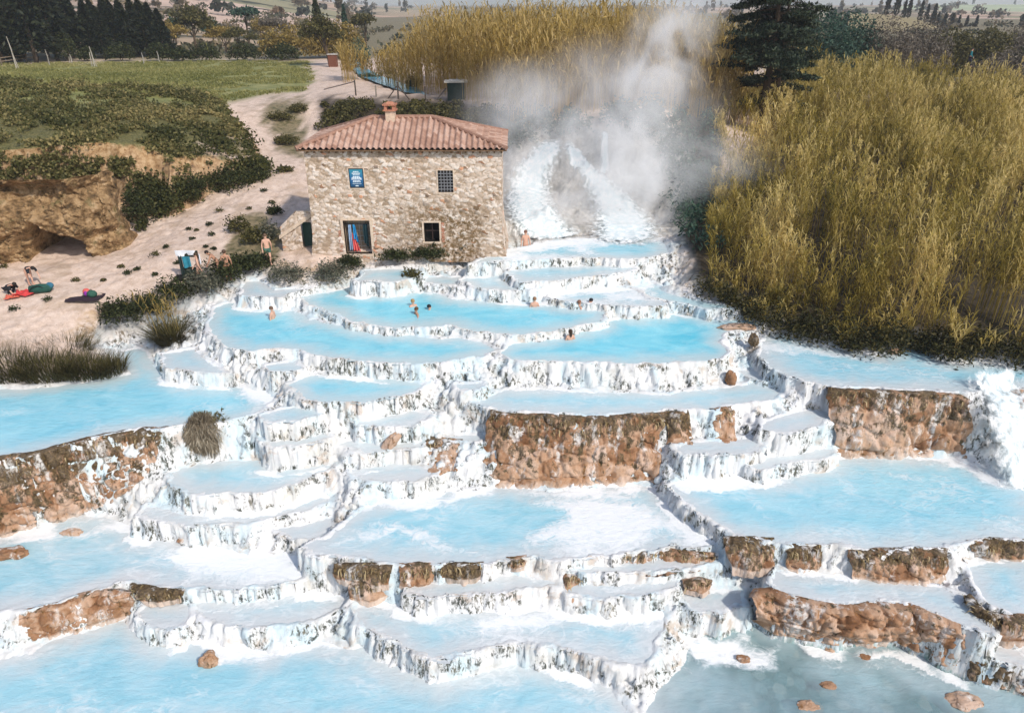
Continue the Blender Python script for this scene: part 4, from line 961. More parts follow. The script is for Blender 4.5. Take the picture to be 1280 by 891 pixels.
def bush(label, base, r, kind, n, leaf, seed, name='shrub', cat='shrub', group=None, lump=.8, stems=4, asp=1.6):
    root = empty(name, base); tag(root, label, cat, group)
    p = lumpy(n, r, seed, lump=lump, freq=2.6, shell=.4) + np.array([0, 0, r[2] * .45])
    p = p[p[:, 2] > -.15]
    link('foliage', leaf_mesh('foliage', p, leaf * RNG.uniform(.6, 1.4, len(p)), asp=asp), LEAF[kind], root)
    rr = random.Random(seed); m = MB()
    for k in range(stems):
        a = rr.uniform(0, 6.28); m.tube([(0, 0, -.1), (r[0] * .3 * math.cos(a), r[1] * .3 * math.sin(a), r[2] * .5), (r[0] * .6 * math.cos(a), r[1] * .6 * math.sin(a), r[2] * 1.0)], [.03 * r[2], .02 * r[2], .008 * r[2]], 5)
    m.build('stem', BARK, root)
    return root
def blades(n, spread, length, width, lean, rng=RNG, droop=.5, seg=4, tonebias=0.):
    """arching grass blades from a disc -> V, Q, tone"""
    a = rng.random(n) * 6.283; rr = np.sqrt(rng.random(n)); x0 = np.cos(a) * rr * spread[0]; y0 = np.sin(a) * rr * spread[1]
    da = np.arctan2(y0 * spread[0], x0 * spread[1]) + rng.normal(0, .7, n); ln = length * rng.uniform(.5, 1.15, n); le = lean * (rr * .8 + rng.random(n) * .5)
    V = []; tn = rng.random(n) + tonebias
    for k in range(seg):
        s = k / (seg - 1)
        out = ln * (le * s + droop * le * s * s); up = ln * (s - droop * .55 * le * s * s)
        c = np.stack([x0 + np.cos(da) * out, y0 + np.sin(da) * out, up], -1)
        wd = width * (1 - s * .9) * .5
        side_ = np.stack([-np.sin(da), np.cos(da), 0 * da], -1) * wd
        V += [c - side_, c + side_]
    V = np.stack(V, 1); b = np.arange(n)[:, None] * (2 * seg)
    Q = np.concatenate([np.stack([b[:, 0] + 2 * k, b[:, 0] + 2 * k + 1, b[:, 0] + 2 * k + 3, b[:, 0] + 2 * k + 2], -1) for k in range(seg - 1)])
    return V.reshape(-1, 3), Q, np.repeat(tn, 2 * seg)
def tussock(label, base, spread, length, kind, n, seed, lean=.7, droop=.6, width=.025, name='grass_tussock', cat='grass tussock', group=None, mound=.0):
    rng = np.random.default_rng(seed); V, Q, tn = blades(n, spread, length, width, lean, rng, droop)
    if mound: V[:, 2] += mound * np.clip(1 - (V[:, 0] / spread[0]) ** 2 - (V[:, 1] / spread[1]) ** 2, 0, 1) ** .5 * .999
    o = link(name, mesh_np(name, V, Q, False, {'tone': np.clip(tn, 0, 1)}), LEAF[kind], loc=base); return tag(o, label, cat, group)

# --- giant reeds
def reeds(pos, hts, lean_dir, rng, leaves=11, leaf_len=.62, leaf_w=.05, stalk=.028, plume=.08, low_leaves=.35):
    """pos (n,3) feet, hts heights -> V, Q, tone for stalks, leaves and plumes"""
    n = len(pos); a = rng.random(n) * 6.283; lean = rng.uniform(.03, .22, n)
    dx = np.stack([np.cos(a), np.sin(a), 0 * a], -1) + lean_dir; seg = 5
    def at(s): return pos + dx * (lean * hts * s ** 2)[:, None] + np.stack([0 * s, 0 * s, hts * s * (1 - .12 * s)], -1)
    Vs, Qs, Ts = [], [], []; off = 0
    tn = rng.random(n) * .6 + .2
    for rot in (0, 1):
        sd = np.stack([np.cos(a + rot * 1.57 + .8), np.sin(a + rot * 1.57 + .8), 0 * a], -1)
        V = []
        for k in range(seg):
            s = np.full(n, k / (seg - 1)); c = at(s); w_ = stalk * (1 - .75 * s)[:, None] * .5
            V += [c - sd * w_, c + sd * w_]
        V = np.stack(V, 1); b = np.arange(n) * (2 * seg) + off
        for k in range(seg - 1): Qs.append(np.stack([b + 2 * k, b + 2 * k + 1, b + 2 * k + 3, b + 2 * k + 2], -1))
        Vs.append(V.reshape(-1, 3)); Ts.append(np.repeat(np.clip(tn + .1, 0, 1), 2 * seg)); off += n * 2 * seg
    for j in range(leaves):
        s = low_leaves + (1 - low_leaves) * np.clip((j + rng.random(n)) / leaves, 0, 1); c = at(s)
        la = a + j * 2.4 + rng.normal(0, .4, n); L = leaf_len * rng.uniform(.6, 1.3, n)
        hd = np.stack([np.cos(la), np.sin(la), 0 * la], -1); sd = np.stack([-np.sin(la), np.cos(la), rng.normal(0, .4, n)], -1)
        up = np.array([0, 0, 1.0]); dr = rng.uniform(.1, 1.0, n)
        m1 = c + hd * (L * .30)[:, None] + up * (L * .50)[:, None]; m2 = c + hd * (L * .66)[:, None] + up * (L * (.98 - dr * .75))[:, None]
        w_ = leaf_w * .5
        V = np.stack([c - sd * w_ * .6, c + sd * w_ * .6, m1 - sd * w_, m1 + sd * w_, m2 - sd * w_ * .15, m2 + sd * w_ * .15], 1)
        b = np.arange(n) * 6 + off
        Qs += [np.stack([b, b + 1, b + 3, b + 2], -1), np.stack([b + 2, b + 3, b + 5, b + 4], -1)]
        Vs.append(V.reshape(-1, 3)); Ts.append(np.repeat(np.clip(tn * .5 + rng.random(n) * .6 - .05, 0, 1), 6)); off += n * 6
    pl = rng.random(n) < plume; k = pl.sum()
    if k:
        top = at(np.ones(n))[pl]
        pp = np.repeat(top, 14, 0); f = np.tile(np.linspace(-.1, .45, 14), k)
        pp = pp + np.stack([rng.normal(0, .05, 14 * k), rng.normal(0, .05, 14 * k), f], -1)
        V, Q = leaf_quads(pp, .22, 0, 3.5, np.tile([[0, 0, 1.]], (14 * k, 1)), rng)
        Vs.append(V); Qs.append(Q + off); Ts.append(np.full(len(V), .97)); off += len(V)
    return np.concatenate(Vs), np.concatenate(Qs), np.concatenate(Ts)
def in_poly(x, y, pl): return poly_sd(x, y, pl, 2.0) < 0
rng = np.random.default_rng(21)
# right-hand thicket: foot line along the water, then up the slope behind
FOOT = [P(*p)[:2] for p in [(884,345,7),(896,360,6.8),(908,376,6.4),(935,393,6.0),(958,406,5.8),(1010,420,5.7),(1060,433,5.7),(1100,440,5.7),(1130,424,5.8),(1176,428,5.8),(1186,446,5.7),(1290,450,5.7),(1460,452,5.7)]]
THICK = FOOT + [(48, 60), (62, 86), (30, 88), (21, 74), (17.5, 60), (14.6, 52), (12.8, 45)]
def tsd(x, y): return -poly_sd(x, y, np.array(THICK), 6.0)
def scatter(poly, dens, rng, cond=None):
    poly = np.array(poly); lo, hi = poly.min(0), poly.max(0); n = int((hi - lo).prod() * dens)
    x = rng.uniform(lo[0], hi[0], n); y = rng.uniform(lo[1], hi[1], n); k = in_poly(x, y, poly)
    if cond is not None: k &= cond(x, y)
    return x[k], y[k]
def fdist(x, y): 
    d = np.full(x.shape, 99.); f = np.array(FOOT)
    for i in range(len(f) - 1):
        e = f[i + 1] - f[i]; tt = np.clip(((x - f[i, 0]) * e[0] + (y - f[i, 1]) * e[1]) / (e @ e), 0, 1)
        d = np.minimum(d, np.hypot(x - f[i, 0] - tt * e[0], y - f[i, 1] - tt * e[1]))
    return d
VIEW = lambda x, y: (np.abs(x) < y * .80 + 4)
x, y = scatter(THICK, 8.0, rng, lambda x, y: VIEW(x, y) & (fdist(x, y) < 8) & (fbm(x * .55, y * .55, 3, 2) > .40 + .05 * (x > 17)))
z = ground(x, y); d = fdist(x, y)
h = (1.9 + 2.3 * sstep(.2, 2.5, d) + 4.2 * (fbm(x * .42, y * .42, 12, 3) - .32)) * rng.uniform(.75, 1.15, len(x)) * (.4 + .6 * sstep(.2, 5.5, tsd(x, y) + 4 * sstep(17, 20, x)))
V1, Q1, T1 = reeds(np.stack([x, y, z - .1], -1), h, np.array([-.25, -.35, 0]), rng, 17, .58, .042, .026, .08, .3)
x, y = scatter(THICK, 4.6, rng, lambda x, y: VIEW(x, y) & (fdist(x, y) >= 8) & (np.hypot(x - 21.3, y - 62) > 2.0) & (fbm(x * .36, y * .36, 4, 2) > .40))
z = ground(x, y)
h = (3.3 + 4.5 * (fbm(x * .3, y * .3, 13, 3) - .3) + 1.9 * sstep(50, 78, y)) * (.45 + .55 * sstep(.2, 6, tsd(x, y))) * rng.uniform(.8, 1.15, len(x))
V2, Q2, T2 = reeds(np.stack([x, y, z - .1], -1), h, np.array([-.25, -.2, 0]), rng, 12, .72, .055, .028, .28, .4)
tone_lift = np.concatenate([T1, T2]); VV_ = np.concatenate([V1, V2]); tone_lift = np.clip(tone_lift * .8 + 1.5 * (fbm(VV_[:, 0] * .5, VV_[:, 1] * .5, 88, 3) - .43), 0, 1)
me = mesh_np('reed_thicket', np.concatenate([V1, V2]), np.concatenate([Q1, Q2 + len(V1)]), False, {'tone': tone_lift})
tag(link('reed_thicket', me, LEAF['reed']), kind='stuff'); print('reeds', len(Q1) + len(Q2))
# dead straw and low bushes hanging over the water along the thicket's foot
f = resample(np.array(FOOT)[1:], 60)
pts = []
for k in range(60):
    c = f[k] + rng.normal(0, .25, 2); zc = float(ground(*c)); nl = 330
    p = lumpy(nl, (1.0, .85, 1.05), k, rng, .35, .7) * rng.uniform(.5, 1.35) + np.array([c[0], c[1] + .2, zc + .45]); pts.append(p)
pts = np.concatenate(pts)
tag(link('bank_undergrowth', leaf_mesh('bank_undergrowth', pts, RNG.uniform(.10, .3, len(pts)), RNG.random(len(pts)) * .8, 0, 3.0), leaf_mat('undergrowth_leaf', (.012, .014, .005), (.05, .048, .014), (.22, .17, .06))), kind='stuff')
# golden canes behind the stream
CANE = [P(*p)[:2] for p in [(468,100,11.4),(500,112,11.4),(560,122,11.5),(620,140,11.7),(680,160,11.8)]] + [(12, 57), (19, 62), (24, 74), (24, 88), (-22, 96), (-20, 88)]
x, y = scatter(CANE, 3.4, rng, lambda x, y: (y > 56))
z = ground(x, y); u, v_ = proj(x, y, z)
h = (8.0 + 2.4 * (fbm(x * .2, y * .2, 15, 3) - .4)) * rng.uniform(.7, 1.12, len(x)) * (.55 + .45 * sstep(468, 560, u)) 
V1, Q1, T1 = reeds(np.stack([x, y, z - .1], -1), h, np.array([.1, -.25, 0]), rng, 11, .95, .085, .04, .12, .25)
tag(link('golden_cane_thicket', mesh_np('golden_cane_thicket', V1, Q1, False, {'tone': T1}), LEAF['cane']), kind='stuff')
# grey-green scrub at the lip of the fall and behind the mill
pts = []
def clump_area(pxpoly, zs, n, r, hgt, seed, rngs=rng):
    out_ = []
    pl = np.array(pxpoly, float); lo, hi = pl.min(0), pl.max(0)
    k = 0; rr = np.random.default_rng(seed)
    while k < n:
        px, py = rr.uniform(lo[0], hi[0]), rr.uniform(lo[1], hi[1])
        if not in_poly(np.array([px]), np.array([py]), pl)[0]: continue
        c = hit(px, py); s = rr.uniform(.6, 1.3)
        out_.append(lumpy(130, (r * s, r * s, hgt * s), k + seed, rr, .4, .5) + np.array([c.x, c.y, c.z + hgt * .3])); k += 1
    return np.concatenate(out_)
pts = np.concatenate([clump_area([(620,150),(660,140),(740,145),(740,165),(690,172),(640,190)], 0, 34, .8, 1.1, 5), clump_area([(745,145),(880,130),(900,250),(890,330),(850,310),(838,250),(820,190),(770,165)], 0, 85, .95, 1.3, 6)])
tag(link('fall_scrub', leaf_mesh('fall_scrub', pts, RNG.uniform(.15, .4, len(pts)), None, 0, 2.6), LEAF['teal']), kind='stuff')
pts = np.concatenate([clump_area([(402,165),(406,134),(440,131),(560,132),(620,142),(630,165),(560,152),(470,146)], 0, 80, .7, .65, 8)])
tag(link('ivy_bank', leaf_mesh('ivy_bank', pts, RNG.uniform(.15, .32, len(pts)), None, 0, 1.5), LEAF['olive']), kind='stuff')
# the mound's scrub
x = rng.uniform(-50, -17, 5200); y = rng.uniform(38, 66, 5200); mm = poly_sd(x, y, MOUNDW, 3)
zz = ground(x, y); uu, vv = proj(x, y, zz)
k = (mm < -.3) & (uu > -60) & ((vv < 240 + 18 * (vnoise(x * .6, y * .6, 9) - .5) - 12 * (uu < 160)) | (uu > 175)) & (fbm(x * .6, y * .6, 44, 4) > .44)
x, y, zz, uu, vv = x[k], y[k], zz[k], uu[k], vv[k]
pts, tn = [], []
for i in range(len(x)):
    s = .28 + 1.15 * vnoise(x[i] * .5, y[i] * .5, 45) * rng.random() ** 1.5
    dryness = float(sstep(.42, .62, fbm(np.array([x[i] * .22]), np.array([y[i] * .22]), 46, 3))[0]) * .6 + .4 * float(sstep(165, 132, vv[i])) - .12 * float(sstep(170, 230, vv[i]))
    p = lumpy(46, (s, s, s * .8), i, rng, .3, .4) + np.array([x[i], y[i], zz[i] + s * .15]); pts.append(p); tn.append(rng.random(46) * .6 + dryness * .5)
for k_, (pl_, n__, r__, h__) in enumerate((([(168,228),(235,238),(300,212),(333,203),(338,222),(292,240),(245,254),(205,274),(176,292),(166,270)], 95, .62, .75), ([(-60,245),(-60,205),(60,200),(165,205),(170,228),(120,238),(60,240)], 110, .5, .5))):
    q_ = clump_area(pl_, 0, n__, r__, h__, 61 + k_); pts.append(q_); tn.append(rng.random(len(q_)) * .55 + .25 * k_)
pts = np.concatenate(pts)
tag(link('mound_scrub', leaf_mesh('mound_scrub', pts, RNG.uniform(.10, .30, len(pts)), np.concatenate(tn), 0, 1.7), leaf_mat('scrub_leaf', (.02, .028, .008), (.11, .11, .035), (.42, .33, .14))), kind='stuff')
# meadow grass
x = rng.uniform(-85, -18, 26000); y = rng.uniform(62, 128, 26000); zz = ground(x, y); uu, vv = proj(x, y, zz)
k = in_poly(uu, vv, np.array([(-60,134),(-60,80),(60,79),(330,76),(386,77),(392,100),(380,115),(320,120),(275,130),(100,132)])) & (fbm(x * .3, y * .3, 47, 3) > .38)
x, y, zz = x[k], y[k], zz[k]
pts = np.repeat(np.stack([x, y, zz + .08], -1), 5, 0) + rng.normal(0, .14, (len(x) * 5, 3)) * [1, 1, .3]
tag(link('meadow_grass', leaf_mesh('meadow_grass', pts, rng.uniform(.15, .4, len(pts)), np.repeat(vnoise(x * .15, y * .15, 49), 5) * .5 + rng.random(len(pts)) * .5, 0, 2.5, np.tile([[0, 0, .8]], (len(pts), 1))), leaf_mat('meadow_blade', (.09, .105, .025), (.24, .235, .075), (.46, .40, .17))), kind='stuff')

# --- single shrubs and tussocks (photo px of the foot centre, radii)
def foot(px, py): v = hit(px, py); return (v.x, v.y, v.z)
G1 = 'dark shrubs along the sandy bank'
c_ = np.array(P(253, 548, 3.75)) + np.array([0, .25, 0]); g_ = np.random.default_rng(1); n_ = 5200
p = lumpy(n_, (.78, .62, .92), 3, g_, .7, .22, -.8); dr_ = np.stack([p[:, 0] * .5, p[:, 1] * .5, -.9 + .55 * np.clip(p[:, 2], -1, 1)], -1)
pk_ = g_.random(n_) < .16; p[pk_, 2] = np.abs(p[pk_, 2]) * .4 + .62; p[pk_, :2] *= .5; dr_[pk_] = np.stack([p[pk_, 0] * 1.6, p[pk_, 1] * 1.6, np.full(pk_.sum(), 1.0)], -1)
V_, Q_ = leaf_quads(p, g_.uniform(.22, .62, n_), 0, 13, dr_ * 1.6, g_)
tag(link('grass_tussock', mesh_np('grass_tussock', V_, Q_, False, {'tone': np.repeat(np.clip(g_.random(n_) - .25 * (p[:, 2] > .5), 0, 1), 4)}), LEAF['straw'], loc=tuple(c_)), 'grey-brown dry grass tussock hanging over the rim of the big left pool', 'grass tussock')
bush('dark green plants behind the dry tussock', tuple(Vector(P(262, 552, 3.6)) + Vector((.15, .55, 0))), (.75, .45, .75), 'olive', 900, .2, 2, 'grass_clump', 'plant', asp=4)
for i, (px, py, n_, sx, ln, lab) in enumerate([(15, 470, 900, 1.2, 1.25, 'tall dark rushes at the frame edge of the left pool'), (62, 470, 1000, 1.3, 1.2, 'brown-green rushes in the middle of the left pool bank'), (108, 468, 900, 1.1, .95, 'low brown rushes spreading toward the water'), (138, 465, 500, .7, .75, 'short outermost rushes at the tip of the bank'), (35, 440, 800, 1.2, 1.1, 'rushes at the back of the left bank by the sand'), (85, 442, 700, 1.1, 1.0, 'golden-tipped rushes at the back of the left bank')]):
    tussock(lab, tuple(Vector(P(px, py, 4.45))), (sx, .8), ln, 'rush', n_, 30 + i, .6, .6, .035, 'rush_clump', 'rushes', 'rushes on the left pool bank')
tussock('dark rush island with tall yellow stems beside the bank', tuple(P(217, 428, 4.6)), (.75, .6), 1.25, 'rush', 1300, 40, .8, .5, .03, 'rush_island', 'rushes')
xr = rng.normal(0, .35, 16); yr = rng.normal(0, .3, 16)
b0 = np.array(P(214, 420, 4.7)); V1, Q1, T1 = reeds(np.stack([b0[0] + xr, b0[1] + yr, np.full(16, b0[2])], -1), rng.uniform(1.8, 3.0, 16), np.array([-.2, -.1, 0]), rng, 9, .4, .04, .03, .0, .5)
tag(link('reed', mesh_np('reed', V1 - b0, Q1, False, {'tone': np.clip(T1 + .2, 0, 1)}), LEAF['gold'], loc=tuple(b0)), 'thin yellow reeds rising out of the dark rush island', 'reeds')
V1, Q1, T1 = reeds(np.array([P(178, 395, 5.2)] * 3) + rng.normal(0, .2, (3, 3)) * [1, 1, 0], np.array([1.8, 1.5, 1.6]), np.array([-.9, -.1, 0]), rng, 6, .3, .04, .03, 0, .5)
c_ = V1.mean(0); tag(link('reed', mesh_np('reed', V1 - c_, Q1, False, {'tone': T1}), LEAF['gold'], loc=tuple(c_)), 'few pale reeds leaning over the bank shrubs', 'reeds')
for i, (px, py, r, lab) in enumerate([(150, 407, (1.05, .8, .9), 'dark shrub nearest the sand, first along the bank'), (188, 395, (.9, .7, .8), 'dark shrub with pale reeds leaning over it'), (222, 377, (1.1, .8, .8), 'dark shrub in front of the clothes stand'), (258, 368, (1.0, .8, .9), 'grey-green shrub below the walking woman'), (283, 357, (.9, .7, 1.0), 'dark shrub below the two bathing men'), (300, 345, (.8, .7, .8), 'dark shrub on the bank edge above the inlet'), (322, 340, (.9, .7, .65), 'last dark shrub of the bank, beside the grey bushes')]):
    bush(lab, foot(px, py - 4), r, 'grey' if i == 3 else 'dark', 1500, .17, 50 + i, group=G1, asp=2.4)
for i, (px, py, r, lab, kd) in enumerate([(362, 357, (1.25, .8, .85), 'grey-green misty bush by the inlet', 'grey'), (416, 355, (.9, .7, .85), 'grey-green misty bush by the mill doorway', 'grey'), (437, 338, (.7, .5, .5), 'small dark bush under the mill doorway', 'dark')]):
    bush(lab, foot(px, py - 3), r, kd, 1500, .16, 70 + i, asp=3.0)
bush('small round olive shrub alone between the upper pools', tuple(P(515, 353, 6.3)), (.55, .45, .55), 'olive', 900, .15, 75, asp=2)
for i, (px, py, r, lab) in enumerate([(497, 326, (.95, .5, .5), 'dark low bush at the mill foot, nearest the doorway'), (535, 324, (.9, .5, .55), 'dark bush at the mill foot under the small low window'), (572, 319, (.9, .5, .6), 'dark bush at the mill foot between window and corner'), (608, 313, (.95, .55, .65), 'dark bush at the mill corner beside the steam')]):
    v = P(px, py, 7.15); bush(lab, v, r, 'dark', 1300, .14, 80 + i, group='bushes at the foot of the mill', asp=2.2)
for i, (px, py, r, lab, kd) in enumerate([(178, 283, (1.0, .9, 1.7), 'tall dark ivy-like shrub hanging off the mound beside the cliff', 'dark'), (200, 262, (1.1, .8, 1.3), 'dark shrub at the mound foot beside the tall hanging shrub', 'dark'), (240, 246, (1.4, 1.0, 1.2), 'dark shrub at the mound foot in the middle of the slope', 'dark'), (285, 237, (1.5, 1.0, 1.1), 'dark spreading shrub at the tip of the mound', 'dark'), (320, 225, (1.0, .8, .6), 'low shrub at the outermost tip of the mound by the track', 'dark'), (299, 290, (.75, .55, .7), 'round green tussock on the sandy slope', 'olive'), (322, 303, (.9, .6, .6), 'wide dark scrub on the sandy slope above the bank', 'olive'), (338, 300, (.8, .6, .8), 'grey scrub on the sandy slope next to the annex', 'grey'), (344, 268, (.5, .4, .4), 'small green bush on the slope above the annex', 'dark'), (356, 215, (.55, .4, .3), 'little green bush beside the bend of the track', 'olive'), (358, 180, (1.0, .8, .5), 'olive scrub beside the track, below the fork', 'olive'), (350, 150, (1.3, .9, .5), 'dry olive scrub between the two tracks', 'olive'), (372, 140, (1.0, .9, .5), 'dry scrub at the fork of the tracks', 'olive')]):
    bush(lab, foot(px, py), r, kd, 1400 if r[0] > .8 else 700, .16, 90 + i, asp=2.0)
for i, (px, py) in enumerate([(152, 335), (160, 343), (172, 338), (130, 352), (208, 310), (236, 288), (246, 289), (262, 282), (265, 295), (275, 265), (258, 310), (268, 313), (195, 320), (194, 345), (222, 330), (96, 352), (60, 376), (18, 388), (5, 335), (240, 300), (283, 330), (312, 262), (330, 240), (300, 275), (340, 255)]):
    v = foot(px, py); p = lumpy(120, (.24, .2, .18), i, rng, .1) * rng.uniform(.6, 1.5)
    o = link('weed_tuft', leaf_mesh('weed_tuft', p + [0, 0, .08], RNG.uniform(.06, .16, len(p)), None, 0, 2), LEAF['dark' if i % 3 else 'olive'], loc=v)
    tag(o, 'small dark weed tuft growing in the pale sand', 'weed', 'weeds in the sandy clearing')
# ------------------------------------------------------------------ falling water
t = NT('falling_water'); co = t.coord((1, 1, .22)); al = t.attr('alpha')
n1 = t.noise(co, 3.5, 4, .55, .4); n2 = t.noise(t.coord((1, 1, .5)), 14, 4, .6)
c = t.mix(t.rng(n1, .4, .65), (.66, .76, .78), (.90, .91, .90))
b = t.principled(c, .35, t.bump(t.math('ADD', n1, n2), .5, .08), .4); tr = t.n('ShaderNodeBsdfTransparent')
cov = t.rng(t.math('ADD', t.math('MULTIPLY', al, .9), t.math('MULTIPLY', t.math('SUBTRACT', n1, .5), 1.3)), .18, .75)
FALL = t.done(t.n('ShaderNodeMixShader', {0: cov, 1: tr.outputs[0], 2: b.outputs[0]}))
def fall(label, rows, off=.14, n=34, m=70, seed=0, dens=1.0, hug=True):
    """sheet of water: rows of (left px, right px, py) down the slope, laid on the ground; or world rows"""
    A = np.array([hit(l, y) if not isinstance(l, tuple) else l for l, r, y in rows]); B = np.array([hit(r, y) if not isinstance(r, tuple) else r for l, r, y in rows])
    u = np.linspace(0, len(rows) - 1, m)
    ip = lambda M: np.stack([np.interp(u, np.arange(len(rows)), M[:, k]) for k in range(3)], -1)
    A, B = ip(A), ip(B); s = np.linspace(0, 1, n)[None, :, None]
    p = A[:, None] * (1 - s) + B[:, None] * s
    g = ground(p[..., 0], p[..., 1]); p[..., 2] = (np.maximum(p[..., 2], g) if hug else p[..., 2]) + off + (.10 if hug else .04) * (fbm(p[..., 0] * 2, p[..., 2] * .6, seed, 3) - .5)
    al = np.minimum(1, np.minimum(s, 1 - s) * 2.6)[..., 0] * np.ones((m, 1)); vv_ = np.linspace(0, 1, m)[:, None]; al = al * np.minimum(1, vv_ * 10 + .3) * np.minimum(1, (1 - vv_) * 6)
    q = p.reshape(-1, 3); c = q.mean(0)
    o = link('waterfall', mesh_np('waterfall', q - c, grid_faces(n, m)[:, ::-1], True, {'alpha': (al * dens).ravel()}), FALL, loc=tuple(c))
    return tag(o, label, 'waterfall')
fall('broad white cascade fanning down beside the mill', [(668, 712, 176), (652, 708, 195), (634, 700, 215), (624, 698, 235), (618, 706, 258), (624, 722, 280), (632, 745, 298), (640, 750, 308)], .1, 46, 90, 1)
fall('white side cascade running down across the rock right of the broad one', [(698, 724, 184), (704, 742, 206), (714, 764, 222), (722, 788, 240), (728, 812, 258), (725, 835, 280), (722, 845, 300), (720, 850, 312)], .1, 40, 70, 2)
v0 = Vector(P(755, 163, 12.1))
fall('thin straight fall dropping in front of the dark scrub', [((v0.x - .30, v0.y - .3, 12.1), (v0.x + .30, v0.y - .3, 12.1), 0), ((v0.x - .33, v0.y - .9, 11.7), (v0.x + .33, v0.y - .9, 11.7), 0), ((v0.x - .38, v0.y - 1.3, 10.5), (v0.x + .38, v0.y - 1.3, 10.5), 0), ((v0.x - .5, v0.y - 1.6, 9), (v0.x + .5, v0.y - 1.6, 9), 0), ((v0.x - .7, v0.y - 1.8, 7.8), (v0.x + .8, v0.y - 1.8, 7.8), 0)], .0, 24, 80, 3)
R0, R1 = P(1205, 489, 5.42), P(1290, 488, 5.42); Q0, Q1_ = P(1212, 585, 2.75), P(1325, 600, 2.75)
def lerp3(a, b, s, up=0., fw=0.): return (a[0] + (b[0] - a[0]) * s, a[1] + (b[1] - a[1]) * s - fw, a[2] + (b[2] - a[2]) * s + up)
def arc(f): return [(lerp3(a_, b_, s, h_, fw), lerp3(c_, d_, s, h_, fw), 0) for s, h_, fw in ((-.3, .02, 0), (0, .05, .0), (.12, .12, .45), (.3, .12, .75), (.55, .10, .9), (.8, .04, .95), (1, -.03, 1.0), (1.15, -.03, 1.3)) for a_, b_, c_, d_ in [f]]
fall('white waterfall pouring off the river at the frame edge', arc((R0, Q0, R1, Q1_)), .03, 60, 90, 4, .8, False)

# ------------------------------------------------------------------ steam
def steam(name, label, box_c, box_s, blobs, dens, scale, seed):
    m = MB(); m.box((0, 0, 0), box_s)
    t = NT(name); geo = t.n('ShaderNodeNewGeometry'); pos = geo.outputs['Position']; total = None
    for (bx, by, bz), (rx, ry, rz), a in blobs:
        mp = t.n('ShaderNodeMapping', vector_type='POINT'); t.put(mp.inputs[0], pos)
        mp.inputs['Location'].default_value = (-bx / rx, -by / ry, -bz / rz); mp.inputs['Scale'].default_value = (1 / rx, 1 / ry, 1 / rz)
        ln = t.n('ShaderNodeVectorMath', operation='LENGTH'); t.put(ln.inputs[0], mp.outputs[0])
        f = t.math('MULTIPLY', t.rng(ln.outputs['Value'], 1.0, .1), a)
        total = f if total is None else t.math('MAXIMUM', total, f)
    wv = t.coord((1, 1, .8), loc=(seed, 0, 0))
    nz_ = t.noise(wv, scale, 5, .62, .9)
    d = t.math('MULTIPLY', total, t.rng(nz_, .32, .70)); d = t.math('MULTIPLY', d, dens)
    v = t.n('ShaderNodeVolumePrincipled'); v.inputs['Color'].default_value = (1, 1, 1, 1); t.put(v.inputs['Density'], d); v.inputs['Anisotropy'].default_value = -.4
    mt = t.done(v, True); mt.cycles.volume_step_rate = .6 if hasattr(mt.cycles, 'volume_step_rate') else 1
    o = m.build(name, mt, None, False, box_c); return tag(o, label, 'steam', kind='stuff')
steam('steam', 'white steam rising from the hot falls', (5.5, 47.5, 13.2), (24, 17, 14.5), [
 ((4.6, 44.8, 8.0), (6.2, 3.2, 1.7), .8), ((8.2, 46.5, 9.8), (4.2, 3.2, 3.4), .7), ((8.2, 47.5, 12.4), (4.2, 3.0, 3.8), .6), ((9.2, 48.5, 15.5), (4.4, 3.0, 3.6), .5), ((10.4, 49.0, 18.2), (4.0, 3.0, 3.2), .4),
 ((.6, 45.3, 10.2), (3.6, 2.8, 2.8), .22), ((1.5, 49.5, 13.2), (6.5, 4, 4.5), .22), ((7.0, 48, 13), (8.5, 4.5, 6.5), .22), ((7.5, 45.0, 9.3), (6.5, 3.5, 3.0), .35), ((12.0, 44.5, 10.8), (5.5, 3.2, 2.8), .22), ((6.5, 43.2, 7.9), (6.0, 2.4, 1.2), .5)], 1.5, .40, 3.3)
# ------------------------------------------------------------------ haze
m = MB(); m.box((0, 1900, 13), (7000, 4400, 0.1)); m.v = []; m.f = []
m.box((0, 0, 0), (7600, 5200, 130))
t = NT('haze'); v = t.n('ShaderNodeVolumePrincipled'); v.inputs['Color'].default_value = (.93, .96, 1.0, 1); v.inputs['Density'].default_value = HAZE; v.inputs['Anisotropy'].default_value = .3
tag(m.build('haze', t.done(v, True), None, False, (0, 2000, 58)), 'pale air haze over the whole valley', 'haze', kind='stuff')
# ------------------------------------------------------------------ background: hills, trees, hedges
def dpt(D, z=11.5): return D * cp + (H - z) * sp
def at_px(px, D, z=11.5): return ((px - CX) / F * dpt(D, z), D, z)
def tz(py): return math.tan(PITCH + math.atan((py - CY) / F))
hxs = np.linspace(-1.25, 1.25, 260); hys = np.concatenate([np.linspace(165, 900, 80), np.linspace(910, 3300, 70)])
AZ, HYY = np.meshgrid(hxs, hys); HXX = AZ * HYY
pxc = CX + F * AZ * HYY / (HYY * cp + 5 * sp)
crest = np.interp(pxc, [-300, 0, 150, 260, 330, 400, 480, 620, 900, 1040, 1170, 1280, 1500], [85, 80, 66, 52, 38, 23, 14, 10, 13, 16, 17, 16, 18])
st_ = np.interp(pxc, [-300, 400, 560, 700], [120, 150, 320, 320]); en_ = np.interp(pxc, [-300, 400, 560], [800, 900, 1500])
hz_ = 10.2 + (crest - 10.2) * np.clip((HYY - st_) / (en_ - st_), 0, 1) ** 1.15 + sstep(300, 700, HYY) * (fbm(HXX * .006, HYY * .006, 201) - .5) * 14 * sstep(10, 40, crest)  - sstep(1700, 3300, HYY) * 6
hz_[0] = 7
nH = len(hxs)
